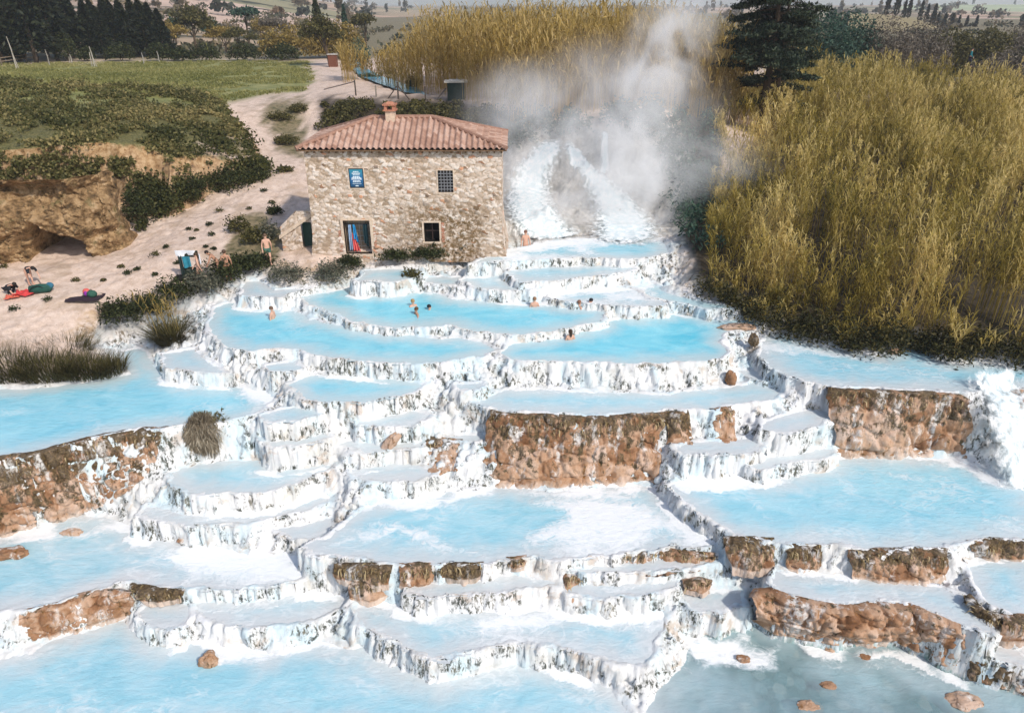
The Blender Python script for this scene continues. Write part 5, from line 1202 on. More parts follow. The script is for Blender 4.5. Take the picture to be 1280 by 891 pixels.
t = NT('hills'); co = t.coord(); n1 = t.noise(co, .004, 6, .6); cell = t.voro(t.coord((1, 1, 0)), .0065, 'F1', 'Color')
cc = t.n('ShaderNodeSeparateColor', {0: cell}).outputs[0]
c = t.ramp(cc, [(.15, (.30, .27, .16)), (.4, (.52, .34, .25)), (.65, (.40, .33, .20)), (.9, (.58, .42, .33))])  # field tones with the pink cast of haze and light painted in
c = t.mix(t.rng(n1, .52, .62), c, (.16, .14, .09)); c = t.mix(t.rng(t.noise(co, .03, 4), .56, .64), c, (.05, .055, .035))
tag(link('hills', mesh_np('hills', np.stack([HXX, HYY, hz_], -1).reshape(-1, 3), grid_faces(nH, len(hys)), True), t.done(t.principled(c, .9, None, .1))), kind='structure')
def hill_z(x, y):
    a = np.clip(x / y, -1.24, 1.24); i = np.clip(((a + 1.25) / 2.5 * 259).astype(int), 0, 259); j = np.clip(np.searchsorted(hys, y), 0, len(hys) - 1); return hz_[j, i]
# woods scattered on the hills: one far mass
rng = np.random.default_rng(5); pts = []; tn = []
for i in range(700):
    y = rng.uniform(230, 1500); a = rng.uniform(-.95, .95); x = a * y
    if vnoise(x * .006, y * .006, 77) < .45: continue
    s = rng.uniform(3, 6); zc = float(hill_z(np.array([x]), np.array([y]))[0]); thin = rng.random() < .25
    p = lumpy(46, (s * (.35 if thin else 1), s * (.35 if thin else 1), s * (1.6 if thin else .8)), i, rng, .4, .3) + np.array([x, y, zc + s * (.9 if thin else .4)]); pts.append(p); tn.append(np.full(46, rng.random()))
pts = np.concatenate(pts); tn = np.concatenate(tn)
tag(link('distant_woods', leaf_mesh('distant_woods', pts, 2.6, tn, 0, 1.2), leaf_mat('distant_leaf', (.03, .04, .03), (.08, .075, .05), (.22, .15, .09), .1)), kind='stuff')
# scrub on the plain behind the meadow and the reeds: one far mass
rng = np.random.default_rng(15); pts = []; tn = []
for i in range(620):
    y = rng.uniform(132, 330); a = rng.uniform(-.95, .95); x = a * y
    if -.33 < a < -.19 and y < 165: continue
    if vnoise(x * .03, y * .03, 78) < .33: continue
    s = rng.uniform(1.0, 2.4); zc = max(float(ground(x, y)), float(hill_z(np.array([x]), np.array([y]))[0])); k_ = rng.random()
    pts.append(lumpy(60, (s * 1.4, s, s * .9), i, rng, .4, .4) + np.array([x, y, zc + s * .25])); tn.append(np.full(60, k_ * .7) + rng.random(60) * .3)
pts = np.concatenate(pts)
tag(link('distant_scrub', leaf_mesh('distant_scrub', pts, 1.0, np.concatenate(tn), 0, 1.5), leaf_mat('distant_scrub_leaf', (.03, .045, .03), (.10, .095, .05), (.27, .19, .11), .1)), kind='stuff')
def tree(name, label, cat, base, h, crown, kind, n, leaf, seed, trunk_h=.35, lean=0., limbs=5, shell=.5, lump=.5, asp=1.6, group=None, clumps=14, trunk_r=.035, flatness=0., mats=None):
    """tapered trunk with limbs; the crown is many small clumps of leaves with gaps between"""
    root = empty(name, base); tag(root, label, cat, group); rr = random.Random(seed); g = np.random.default_rng(seed)
    m = MB(); top = (lean * h, 0, h * .8); r0 = trunk_r * h
    m.tube([(0, 0, -.3), (lean * h * .25, 0, h * trunk_h * .6), (lean * h * .6, .02 * h, h * trunk_h * 1.2), top], [r0, r0 * .8, r0 * .55, r0 * .15], 7)
    pts = []; cz = h - crown[2]
    for k in range(clumps):
        u = g.normal(size=3); u /= np.linalg.norm(u); u[2] = abs(u[2]) * 1.0 - .35
        q = u * np.array(crown) * g.uniform(.45, .9) + np.array([lean * h, 0, cz]); s = g.uniform(.36, .58)
        pts.append(lumpy(n // clumps, np.array(crown) * s, seed * 31 + k, g, .3, lump) + q)
        if k < limbs: m.tube([(lean * h * .5, 0, h * trunk_h * (.8 + .1 * k / limbs)), tuple((np.array([lean * h * .7, 0, h * trunk_h]) + q) / 2 + np.array([0, 0, .1 * h])), tuple(q)], [r0 * .4, r0 * .25, r0 * .08], 5)
    m.build('trunk', BARK, root)
    p = np.concatenate(pts); link('crown', leaf_mesh('crown', p, leaf * g.uniform(.6, 1.4, len(p)), g.random(len(p)), 0, asp), LEAF[kind], root)
    return root
def conifer(name, label, cat, base, h, r, n, leaf, seed, kind='pine', group=None, bare=.12, thin=False):
    root = empty(name, base); tag(root, label, cat, group); g = np.random.default_rng(seed)
    m = MB(); m.tube([(0, 0, -.3), (0, 0, h * .5), (0, 0, h * .97)], [.022 * h, .014 * h, .004 * h], 6); m.build('trunk', BARK, root)
    s = bare + (1 - bare) * g.random(n) ** .8; a = g.random(n) * 6.283
    env = (1 - s) ** (.55 if thin else .75) * (1 if not thin else 1) * np.minimum(1, (s - bare) / .08 + .45)
    lob = .65 + .7 * vnoise(a * 2.2 + seed, s * h * 1.1, seed); rad = r * env * lob * (.35 + .65 * g.random(n) ** .5)
    p = np.stack([np.cos(a) * rad, np.sin(a) * rad, s * h - .18 * rad * (0 if thin else 1)], -1)
    d = np.stack([np.cos(a), np.sin(a), np.full(n, .9 if thin else -.25)], -1)
    link('crown', leaf_mesh('crown', p, leaf * g.uniform(.6, 1.4, n), g.random(n), 0, 2.4, d), LEAF[kind], root)
    return root
def copy_tree(src, loc, sc=1., rz=0., label=None):
    r_ = src.copy(); COL.objects.link(r_); r_.location = loc; r_.scale = (sc, sc, sc); r_.rotation_euler = (0, 0, rz)
    if label: r_['label'] = label
    for ch in list(src.children):
        c_ = ch.copy(); COL.objects.link(c_); c_.parent = r_; c_.matrix_parent_inverse = ch.matrix_parent_inverse
    return r_
rr = random.Random(3)
GP = 'dark pines of the wood'
big = [conifer('pine_tree', 'tall dark pine in the front row of the wood', 'pine tree', at_px(10, 118), 15, 4.2, 3200, .9, 301 + k, group=GP) for k in range(2)]
small = [conifer('pine_tree', 'dark pine of the lower stretch of the wood', 'pine tree', at_px(150, 132), 9, 2.7, 2400, .7, 311 + k, group=GP) for k in range(3)]
big[0].location = at_px(4, 120); big[1].location = at_px(46, 122)
LB, LS = 'tall dark pine in the high end of the wood by the meadow', 'dark pine in the lower stretch of the wood by the meadow'
for o in big: o['label'] = LB
for o in small: o['label'] = LS
for i, (px, D, s) in enumerate([(-36, 116, 1.1), (25, 127, 1.05), (72, 128, .95), (-12, 130, 1.1), (60, 138, 1.05), (92, 134, .82), (-50, 130, 1.1), (30, 142, 1.2)]): copy_tree(big[i % 2], at_px(px, D), s, rr.uniform(0, 6))
for i, o in enumerate(small): o.location = at_px([118, 150, 186][i], 136)
for i, (px, D, s) in enumerate([(102, 140, 1.0), (132, 132, .9), (142, 142, 1.05), (164, 134, .95), (175, 142, 1.02), (196, 138, .95), (207, 134, .85), (126, 146, 1.0), (160, 148, 1.0), (190, 147, .9)]): copy_tree(small[i % 3], at_px(px, D), s, rr.uniform(0, 6))
GH = 'round dark bushes along the far side of the meadow'
for i, (px, w_, h_, lab) in enumerate([(14, 36, 2.0, 'low olive hedge bush at the frame edge behind the rail fence'), (85, 28, 4.4, 'tall narrow dark bush under the wood by the fence end'), (110, 16, 2.3, 'small dark bush under the pines between two stakes'), (152, 34, 2.9, 'wide dark bush below the middle of the wood'), (202, 34, 2.9, 'dark bush below the end of the wood'), (258, 36, 2.7, 'dark bush below the yellow-green tree'), (306, 38, 2.9, 'round dark bush standing alone at the meadow edge'), (354, 40, 2.9, 'round dark bush left of the leaning tree'), (228, 24, 2.2, 'low dark bush filling the gap at the end of the wood')]):
    bush(lab, at_px(px, 126), (w_ / F * dpt(126) * .55, 1.8, h_ * .66), 'olive' if i in (0,) else 'dark', 1500, .35, 120 + i, 'hedge_bush', 'bush', GH, .3)
T = tree
T('broad_tree', 'yellow-green round tree behind the end of the wood', 'tree', at_px(246, 150), 8.4, (4.4, 3.6, 3.4), 'olive', 3600, .42, 401)
T('umbrella_pine', 'teal-green umbrella pine beyond the meadow', 'pine tree', at_px(312, 175), 8.2, (3.8, 3.2, 1.7), 'teal', 2200, .5, 402, .55)
T('broad_tree', 'grey-brown thin tree beside the umbrella pine', 'tree', at_px(288, 168), 5.2, (3.4, 2.8, 2.8), 'bare', 2600, .4, 403, asp=4)
T('broad_tree', 'dark teal tree between the round tree and the thin one', 'tree', at_px(268, 172), 5.6, (2.4, 2.2, 2.2), 'teal', 1500, .45, 404)
T('broad_tree', 'pale orange thin tree beyond the meadow, right of the umbrella pine', 'tree', at_px(328, 170), 6.4, (2.8, 2.4, 3.0), 'gold', 2000, .4, 405, asp=3)
T('broad_tree', 'far teal tree at the end of the wood', 'tree', at_px(221, 178), 6.2, (2.0, 2, 2.2), 'teal', 1300, .5, 406)
for k_, (px_, D_, h_, kd_, lb_) in enumerate([(216, 140, 6.0, 'gold', 'golden autumn tree at the end of the pine wood'), (283, 150, 5.0, 'gold', 'orange-gold small tree behind the round dark bush'), (345, 158, 6.6, 'bare', 'pinkish bare tree behind the golden thicket'), (300, 145, 4.6, 'olive', 'low olive tree between the round bushes of the meadow edge')]):
    T('broad_tree', lb_, 'tree', at_px(px_, D_), h_, (3.2, 2.6, h_ * .36), kd_, 2600, .42, 430 + k_, .2, asp=2.4)
T('leaning_tree', 'leaning yellow-green tree at the end of the dirt clearing', 'tree', (at_px(414, 113)[0], 113, 11.5), 7.6, (3.0, 2.6, 2.9), 'olive', 3600, .34, 407, .34, -.14, 7, trunk_r=.045, clumps=22)
for i, (px, D, rx, rz, lab) in enumerate([(370, 130, 6.8, 3.7, 'broad golden thicket left of the leaning tree'), (424, 132, 5.0, 4.0, 'orange-gold rounded thicket right of the leaning tree')]):
    bush(lab, at_px(px, D), (rx, 2.6, rz), 'gold', 5200, .5, 140 + i, 'golden_thicket', 'bush', None, .25, asp=2.6)
conifer('conical_tree', 'lone dark conical tree rising above the golden thickets', 'cypress', at_px(400, 165), 10.2, 1.8, 1600, .55, 410, 'dark')
conifer('conical_tree', 'narrow dark cypress behind the orange thicket', 'cypress', at_px(434, 160), 8.4, 1.3, 1200, .5, 411, 'teal')
T('broad_tree', 'round olive tree behind the golden canes', 'tree', at_px(458, 165), 7.2, (3, 2.6, 2.4), 'olive', 1800, .45, 412)
bush('dark teal bush overhanging the stream', foot(452, 88), (1.6, 1.6, 3.0), 'teal', 1600, .34, 150, asp=2.5)
bush('low teal bush on the stream bank by the track', foot(462, 102), (1.6, .9, .8), 'teal', 900, .25, 151, asp=2)
bush('dark bush at the foot of the golden canes', foot(517, 113), (1.0, .9, 1.2), 'dark', 900, .25, 152, asp=2)
# big dark tree right of the steam
b = (21.3, 62.0, float(ground(21.3, 62.0))); g = np.random.default_rng(9)
root = empty('dark_conifer', b); tag(root, 'large dark green tree with bare lower boughs standing in the reeds', 'tree')
m = MB(); m.tube([(0, 0, -.3), (.1, 0, 6), (0, 0, 13.5)], [.38, .27, .06], 8); m.tube([(1.3, .4, -.3), (1.0, .2, 5), (.8, 0, 11)], [.26, .2, .05], 7); pts = []
for k in range(190):
    zc = 2.2 + 13.5 * g.random() ** .85; a = g.random() * 6.283; L = (3.9 - .10 * (zc - 4)) * g.uniform(.45, 1.1); e = np.array([math.cos(a) * L, math.sin(a) * L, zc + g.uniform(-.9, .5)])
    st_ = (0.05, 0, zc + .2); m.tube([st_, tuple((np.array(st_) + e) / 2 + np.array([0, 0, .25])), tuple(e)], [.06, .04, .012], 4)
    if zc > 3.6 or g.random() < .45:
        for q in (.55, .8, 1.0): pts.append(lumpy(130, (.85, .85, .45), k, g, .2, .5) + np.array(st_) * (1 - q) + e * q)
m.build('trunk', BARK, root); p = np.concatenate(pts); link('crown', leaf_mesh('crown', p, .27 * g.uniform(.5, 1.5, len(p)), None, 0, 2.6), leaf_mat('conifer_leaf', (.008, .016, .010), (.025, .042, .026), (.09, .11, .06), .15), root)
# twiggy shrubs behind the reed thicket
for i, (px, D, w_, pyt, kd, lab) in enumerate([(1018, 96, 4.2, 10, 'teal', 'teal-green leafy thicket beside the big dark tree'), (1052, 100, 4.6, 8, 'teal', 'second teal-green thicket along the reeds'), (1096, 100, 4.8, 12, 'bare', 'grey twiggy shrub behind the feathery reed tops'), (1140, 104, 4.6, 17, 'bare', 'brown twiggy shrub below the cypress row'), (1178, 108, 4.6, 32, 'olive', 'low olive thicket below the cypress row'), (1222, 108, 4.6, 30, 'olive', 'olive-brown thicket left of the round twiggy bush'), (1262, 112, 4.4, 22, 'bare', 'round twiggy bush at the frame edge'), (1250, 94, 4.4, 56, 'bare', 'grey-brown bush in front of the round twiggy one'), (1292, 94, 4.0, 45, 'dark', 'dark bush cut by the frame edge')]):
    x0, y0, _ = at_px(px, D, 10); z0 = float(ground(x0, y0)); ht = max(2.2, H - D * tz(pyt) - z0)
    bush(lab, (x0, y0, z0), (w_, 2.8, ht * .66), kd, 7500, .42, 160 + i, 'thicket_shrub', 'shrub', None, .3, 5, 4 if kd == 'bare' else 2.2)
gp_ = 'cypresses in a row on the far ridge'
cyp = conifer('cypress_tree', 'small dark cypress in the row on the far ridge', 'cypress', (0, 0, 0), 8, 1.1, 500, .8, 420, 'pine', gp_, .04, True)
ridge = [(1105, 1.1, 10), (1117, 1.15, 10), (1127, .8, 14), (1133, .95, 13), (1148, .9, 17), (1156, .8, 19), (1165, 1.0, 24), (1171, .7, 26), (1180, .75, 28), (1190, .8, 30), (1198, .8, 32), (1208, .8, 33), (1220, .85, 34)]
for i, (px, s, py) in enumerate(ridge):
    D = 300; x0 = (px - CX) / F * dpt(D, 13); z0 = H - D * tz(py + 6) - 1.0
    loc = (x0, D, z0)
    if i == 0: cyp.location = loc; cyp.scale = (s, s, s)
    else: copy_tree(cyp, loc, s, i)
# ridge the cypresses stand on, with the pale field behind it
rx = np.linspace(1060, 1420, 60); V = []
for D, dzv in ((262, -5), (285, -.9), (300, -.8), (330, -1.0), (700, -6)):
    for px in rx:
        py = np.interp(px, [1060, 1105, 1148, 1190, 1235, 1300, 1420], [14, 16, 23, 36, 42, 46, 50]); V.append(((px - CX) / F * dpt(300, 13) * (D / 300), D, H - 300 * tz(py) + dzv))
tag(link('ridge_terrain', mesh_np('ridge_terrain', np.array(V), grid_faces(60, 5), True), plain('ridge_soil', (.26, .21, .11), .9, .3, .02)), kind='structure')
fx, fy = np.meshgrid(np.linspace(.40, 1.3, 40), np.linspace(520, 1500, 30)); fz = 8 + 9.5 * sstep(520, 1150, fy) + 2.5 * (fbm(fx * 9, fy * .006, 7) - .5) - 2.0 * sstep(.55, .40, fx) * 4
tag(link('pale_field', mesh_np('pale_field', np.stack([fx * fy, fy, fz], -1).reshape(-1, 3), grid_faces(40, 30), True), plain('pale_crop', (.38, .42, .25), .9, .2, .01)), kind='structure')
# ------------------------------------------------------------------ fences, stakes and small structures
TIMBER = plain('weathered_timber', (.20, .16, .12), .85, .3, 8)
root = empty('rail_fence', at_px(15, 124)); tag(root, 'low wooden rail fence at the frame edge of the meadow', 'fence'); O = Vector(root.location)
pa, pb_ = Vector(P(-15, 84, 11.5)), Vector(P(62, 73, 11.5))
for k in range(6):
    q = pa.lerp(pb_, k / 5) - O; m = MB(); m.box((q.x, q.y, .55), (.14, .14, 1.3)); m.build('post', TIMBER, root)
for zc in (.5, 1.0):
    m = MB(); a_, b_ = pa - O, pb_ - O; m.tube([(a_.x, a_.y, zc), (b_.x, b_.y, zc)], .06, 6); m.build('rail', plain('pale_rail', (.36, .28, .2), .8), root)
for i, (px, py0, py1, lab, col) in enumerate([(21, 87, 46, 'tall pale staked sapling in the meadow near the rail fence', (.42, .38, .32)), (62, 82, 62, 'pale stake by the end of the rail fence', (.3, .27, .23)), (90, 79, 68, 'pair of short pale stakes beneath the tall bush', (.40, .36, .3)), (118, 83, 58, 'pale tripod-like stake in the meadow below the wood', (.42, .38, .32)), (180, 80, 66, 'thin pale stake below the far pines', (.35, .32, .28)), (199, 78, 64, 'thin pale stake near the end of the wood', (.35, .32, .28)), (262, 76, 54, 'yellow-green staked sapling at the meadow edge', (.26, .24, .06))]):
    v = Vector(P(px, py0, 11.5)); D = v.y; hh = max(.8, H - D * tz(py1) - 11.5); hh = min(hh, 6.5)
    m = MB(); m.tube([(0, 0, -.2), (.05, 0, hh * .6), (-.02 * hh, 0, hh)], [.09, .07, .04], 6)
    if i in (0, 3, 6):
        m.tube([(.35, 0, -.1), (.05, 0, hh * .5)], .05, 5)
    if i in (2, 3): m.tube([(-.4, .1, -.1), (-.3, .1, hh * .7)], .06, 5)
    o = m.build('stake', plain('stake_wood_%d' % i, col, .85), None, False, v); tag(o, lab, 'stake', 'stakes in the meadow')
# post-and-rail with braces on the edge above the mill
zf = 11.6
def fpost(px, py, h_, lab, brace=False, col=(.07, .055, .045)):
    v = hit(px, py); root = empty('fence_post', (v.x, v.y, v.z)); tag(root, lab, 'post', 'posts along the edge above the mill')
    mat = plain('dark_post', col, .8)
    m = MB(); m.box((0, 0, h_ / 2 - .1), (.15, .15, h_ + .2), .3, .85); m.build('shaft', mat, root)
    if brace:
        for sx_ in (-1, 1):
            m = MB(); m.tube([(sx_ * 1.1, 0, -.05), (0, 0, h_ * .8)], .06, 6); m.build('brace', mat, root)
    return v
p1 = fpost(445, 120, 1.5, 'dark post at the end of the handrail above the mill'); fpost(470.5, 122, 1.1, 'thin grey post between the handrail and the braced post', False, (.22, .19, .16)); p3 = fpost(498, 124, 1.6, 'dark post with two slanting braces above the mill roof', True); fpost(532, 126, 1.3, 'plain dark post between the braced post and the pump box')
m = MB(); q0, q1 = Vector((p1.x, p1.y, p1.z + 1.35)), Vector(P(405, 112, 11.9)); c = (q0 + q1) / 2; m.tube([q0 - c, q1 - c], .06, 6)
tag(m.build('handrail', plain('grey_rail', (.25, .2, .17), .8), None, False, c), 'grey wooden handrail running from the dark post over the clearing', 'handrail')
v = hit(571, 124); root = empty('pump_box', (v.x, v.y, v.z)); tag(root, 'dark green box with pale rough lid at the edge above the mill', 'box')
m = MB(); m.box((0, 0, .7), (1.7, 1.2, 1.7)); m.build('box_body', plain('pump_green', (.02, .04, .03), .7), root)
m = MB(); m.box((0, 0, 1.62), (2.3, 1.6, .14), .05); m.box((.1, 0, 1.73), (1.9, 1.2, .1), .02, .8); m.build('lid', plain('pale_lid', (.62, .58, .5), .8, .2, 5, .2, .4), root)
m = MB(); m.tube([(-2.0, 0, -.1), (-1.0, 0, 1.0)], .07, 6); m.build('strut', TIMBER, root)
v = hit(417, 84); root = empty('wooden_kiosk', (v.x, v.y, v.z)); tag(root, 'small red-brown wooden cabin behind the leaning tree trunk', 'cabin')
m = MB(); m.box((0, 0, .8), (1.2, 1.0, 1.7)); m.build('cabin_body', plain('cabin_wood', (.16, .06, .035), .8), root); m = MB(); m.box((0, 0, 1.72), (1.4, 1.2, .1)); m.build('cabin_roof', plain('cabin_roofing', (.5, .46, .42), .8), root)
for i, (px, D, s, lab) in enumerate([(331, 560, 9, 'tiny pale farmhouse on the far hillside'), (204, 700, 8, 'tiny pinkish house high on the far hillside')]):
    x0 = (px - CX) / F * dpt(D, 14); z0 = float(hill_z(np.array([x0]), np.array([float(D)]))[0]); root = empty('farmhouse', (x0, D, z0)); tag(root, lab, 'house')
    m = MB(); m.box((0, 0, 1.8), (s, 6, 5.6)); m.build('wall', plain('farm_wall', (.72, .66, .58), .9), root)
    m = MB(); h2 = s / 2 + .4; m.add([(-h2, -3.4, 4.55), (h2, -3.4, 4.55), (h2, 3.4, 4.55), (-h2, 3.4, 4.55), (-h2, 0, 6.4), (h2, 0, 6.4)], [(0, 1, 5, 4), (2, 3, 4, 5), (0, 4, 3), (1, 2, 5), (3, 2, 1, 0)]); m.build('roof', TILE, root)
# ------------------------------------------------------------------ people
def skin_mesh(name, J, E, root):
    """continuous tapering body: joints {name: ((x,y,z), r)}, edges between them"""
    names = list(J); ix = {n_: i for i, n_ in enumerate(names)}
    me = bpy.data.meshes.new(name + '_rig'); me.from_pydata([J[n_][0] for n_ in names], [(ix[a], ix[b]) for a, b in E], [])
    o = bpy.data.objects.new(name + '_rig', me); COL.objects.link(o)
    o.modifiers.new('skin', 'SKIN').use_smooth_shade = True
    sv = me.skin_vertices[0].data if me.skin_vertices else None
    if sv is None:
        bmx = bmesh.new(); bmx.from_mesh(me); bmx.verts.layers.skin.verify(); bmx.to_mesh(me); bmx.free(); sv = me.skin_vertices[0].data
    for n_, s_ in zip(names, sv): s_.radius = (J[n_][1], J[n_][1] * (.78 if n_ in ('chest', 'spine', 'pelvis') else 1)); s_.use_root = (n_ == root)
    sub = o.modifiers.new('sub', 'SUBSURF'); sub.levels = 2; sub.render_levels = 2
    dg = bpy.context.evaluated_depsgraph_get(); out = bpy.data.meshes.new_from_object(o.evaluated_get(dg))
    bpy.data.objects.remove(o); bpy.data.meshes.remove(me); out.name = name
    for p in out.polygons: p.use_smooth = True
    return out
STAND = {'pelvis': ((0, 0, .95), .135), 'spine': ((0, .01, 1.13), .118), 'chest': ((0, 0, 1.32), .145), 'neck': ((0, .01, 1.47), .058), 'jaw': ((0, -.01, 1.56), .075), 'head': ((0, .0, 1.64), .092), 'crown': ((0, .005, 1.70), .065),
 'shl': ((.17, .01, 1.40), .062), 'ell': ((.25, .02, 1.13), .042), 'wrl': ((.27, -.04, .88), .030), 'hal': ((.27, -.07, .79), .036), 'fil': ((.27, -.08, .71), .018),
 'shr': ((-.17, .01, 1.40), .062), 'elr': ((-.25, .02, 1.13), .042), 'wrr': ((-.27, -.04, .88), .030), 'har': ((-.27, -.07, .79), .036), 'fir': ((-.27, -.08, .71), .018),
 'hil': ((.095, 0, .88), .10), 'knl': ((.10, -.02, .49), .060), 'anl': ((.10, .02, .09), .040), 'tol': ((.11, -.13, .035), .034),
 'hir': ((-.095, 0, .88), .10), 'knr': ((-.10, -.02, .49), .060), 'anr': ((-.10, .02, .09), .040), 'tor': ((-.11, -.13, .035), .034)}
EDG = [('pelvis', 'spine'), ('spine', 'chest'), ('chest', 'neck'), ('neck', 'jaw'), ('jaw', 'head'), ('head', 'crown')] + [e for s in 'lr' for e in (('chest', 'sh' + s), ('sh' + s, 'el' + s), ('el' + s, 'wr' + s), ('wr' + s, 'ha' + s), ('ha' + s, 'fi' + s), ('pelvis', 'hi' + s), ('hi' + s, 'kn' + s), ('kn' + s, 'an' + s), ('an' + s, 'to' + s))]
SKINM = plain('skin', (.60, .35, .25), .55, .08, 4, .35); SKIN2 = plain('tanned_skin', (.47, .25, .16), .55, .08, 4, .35)
def person(label, loc, rz, mods=None, hair=(.03, .02, .012), skin=SKINM, wear=(), long_hair=False, group=None, scale=1.0):
    J = dict(STAND); 
    for k_, p_ in (mods or {}).items(): J[k_] = (p_, J[k_][1])
    body = link('person', skin_mesh('person', J, EDG, 'pelvis'), skin, None, loc); body.rotation_euler = (0, 0, rz); body.scale = (scale,) * 3
    tag(body, label, 'person', group)
    hd, cr = Vector(J['head'][0]), Vector(J['crown'][0]); up = (cr - Vector(J['neck'][0])).normalized()
    m = MB(); c = hd + up * .035 + Vector((0, .022, 0)); m.ball(c, (.105, .112, .105), 14, 10)
    if long_hair: m.tube([c, c + Vector((0, .08, -.08)), c + Vector((0, .09, -.26))], [.09, .075, .03], 8)
    m.build('hair', plain('hair_%.3f' % (hair[0] + hair[1]), hair, .6), body, True)
    fwd = Vector((0, -1, 0)); m = MB(); f0 = hd + fwd * .092
    m.ball(f0 + Vector((0, 0, -.02)), (.014, .02, .022), 8, 6); m.build('nose', skin, body, True)
    for sx_ in (-1, 1):
        m = MB(); m.ball(hd + Vector((sx_ * .034, -.082, .012)), (.014, .01, .009), 8, 6); m.build('eye', DARK, body, True)
        m = MB(); m.ball(hd + Vector((sx_ * .096, .005, -.02)), (.014, .024, .032), 8, 6); m.build('ear', skin, body, True)
    for kind, col in wear:
        bones = {'shirt': [('pelvis', 'spine'), ('spine', 'chest'), ('chest', 'shl'), ('shl', 'ell'), ('chest', 'shr'), ('shr', 'elr')], 'jacket': [('pelvis', 'spine'), ('spine', 'chest'), ('chest', 'neck'), ('chest', 'shl'), ('shl', 'ell'), ('ell', 'wrl'), ('chest', 'shr'), ('shr', 'elr'), ('elr', 'wrr')],
                 'trousers': [('pelvis', 'hil'), ('hil', 'knl'), ('knl', 'anl'), ('pelvis', 'hir'), ('hir', 'knr'), ('knr', 'anr')], 'shorts': [('pelvis', 'hil'), ('hil', 'knl'), ('pelvis', 'hir'), ('hir', 'knr')], 'trunks': [('pelvis', 'hil'), ('pelvis', 'hir')], 'bikini_top': [('chest', 'spine')]}[kind]
        used = []; 
        for a, b in bones: used += [x for x in (a, b) if x not in used]
        JJ = {}
        for u_ in used:
            p_, r_ = J[u_]; JJ[u_] = (p_, r_ * 1.14 + .012)
        if kind == 'shorts':
            for s_ in 'lr': JJ['kn' + s_] = (tuple(Vector(J['hi' + s_][0]).lerp(Vector(J['kn' + s_][0]), .6)), .088)
        if kind == 'trunks':
            for s_ in 'lr': JJ['hi' + s_] = (tuple(Vector(J['hi' + s_][0]) + Vector((0, 0, -.05))), .112)
        if kind == 'bikini_top': JJ = {'chest': (J['chest'][0], J['chest'][1] * 1.06), 'spine': (tuple(Vector(J['chest'][0]).lerp(Vector(J['spine'][0]), .45)), J['chest'][1] * .98)}
        link(kind, skin_mesh(kind, JJ, bones, used[0]), plain('%s_%.3f' % (kind, sum(col)), col, .8, .15, 8), body)
    return body
def rot(p, piv, a):          # bend in the y-z plane about a pivot
    y, z = p[1] - piv[1], p[2] - piv[2]; return (p[0], piv[1] + y * math.cos(a) - z * math.sin(a), piv[2] + y * math.sin(a) + z * math.cos(a))
def bend(a, arms=None):
    m_ = {}
    for k_ in ('spine', 'chest', 'neck', 'jaw', 'head', 'crown', 'shl', 'shr'): m_[k_] = rot(STAND[k_][0], (0, 0, .95), a)
    for s_, sg in (('l', 1), ('r', -1)):
        sh = Vector(m_['sh' + s_]); 
        for k_, d_ in (('el', (sg * .05, -.10, -.25)), ('wr', (sg * .03, -.22, -.46)), ('ha', (sg * .02, -.26, -.55)), ('fi', (sg * .02, -.28, -.62))): m_[k_ + s_] = tuple(sh + Vector(d_))
    m_.update(arms or {}); return m_
def gp3(px, py): v = hit(px, py); return (v.x, v.y, v.z)
walk = {'knl': (.10, -.17, .50), 'anl': (.10, -.22, .09), 'tol': (.11, -.37, .05), 'knr': (-.10, .05, .48), 'anr': (-.10, .30, .13), 'tor': (-.10, .19, .04), 'wrl': (.24, .12, .90), 'hal': (.24, .15, .81), 'fil': (.24, .15, .73), 'wrr': (-.25, -.22, .92), 'har': (-.24, -.28, .84), 'fir': (-.24, -.31, .77)}
person('pale woman in a dark bikini walking beside the clothes stand', gp3(252, 355), R(-65), walk, (.05, .03, .015), SKINM, [('trunks', (.05, .05, .06)), ('bikini_top', (.6, .62, .65))], True)
person('tanned man bending forward at the bank edge, in front of another man', gp3(276, 347), R(-75), bend(R(42)), (.02, .012, .01), SKIN2, [('trunks', (.03, .03, .05))])
person('bare-chested man standing upright on the bank behind the bending man', gp3(287, 352), R(-160), {'wrl': (.20, -.22, 1.08), 'hal': (.12, -.27, 1.08), 'fil': (.05, -.28, 1.08)}, (.09, .05, .03), SKIN2, [('trunks', (.28, .22, .04))], scale=1.04)
person('small pale bather in green shorts on the slope below the annex', gp3(337, 331), R(20), walk, (.12, .07, .04), SKINM, [('shorts', (.05, .12, .09))])
person('person in dark top bending over the bags on the sand', gp3(40, 357), R(60), bend(R(78)), (.02, .015, .012), SKINM, [('shirt', (.012, .018, .025))])
crouch = bend(R(70)); dz_ = .50
crouch = {k_: (v_[0], v_[1] + .12, v_[2] - dz_) for k_, v_ in crouch.items()}
for k_ in ('pelvis', 'hil', 'hir'): p_ = STAND[k_][0]; crouch[k_] = (p_[0], p_[1] + .14, p_[2] - dz_)
for s_, sg in (('l', 1), ('r', -1)): crouch['kn' + s_] = (sg * .17, -.28, .50)
person('crouching person in dark clothes beside the red cloth on the sand', gp3(14, 369), R(70), crouch, (.015, .012, .01), SKINM, [('shirt', (.015, .018, .022)), ('trousers', (.012, .014, .02))])
def swimmer(label, px, py, z, up, rz, mods=None, **kw):
    x, y, zz = P(px, py, z); return person(label, (x, y, z - (1.72 - up)), rz, mods, **kw)
swimmer('blonde bather up to the neck, upper of the pair in the oval pool', 516.5, 383, 5.92, .36, R(30), None, hair=(.38, .24, .10))
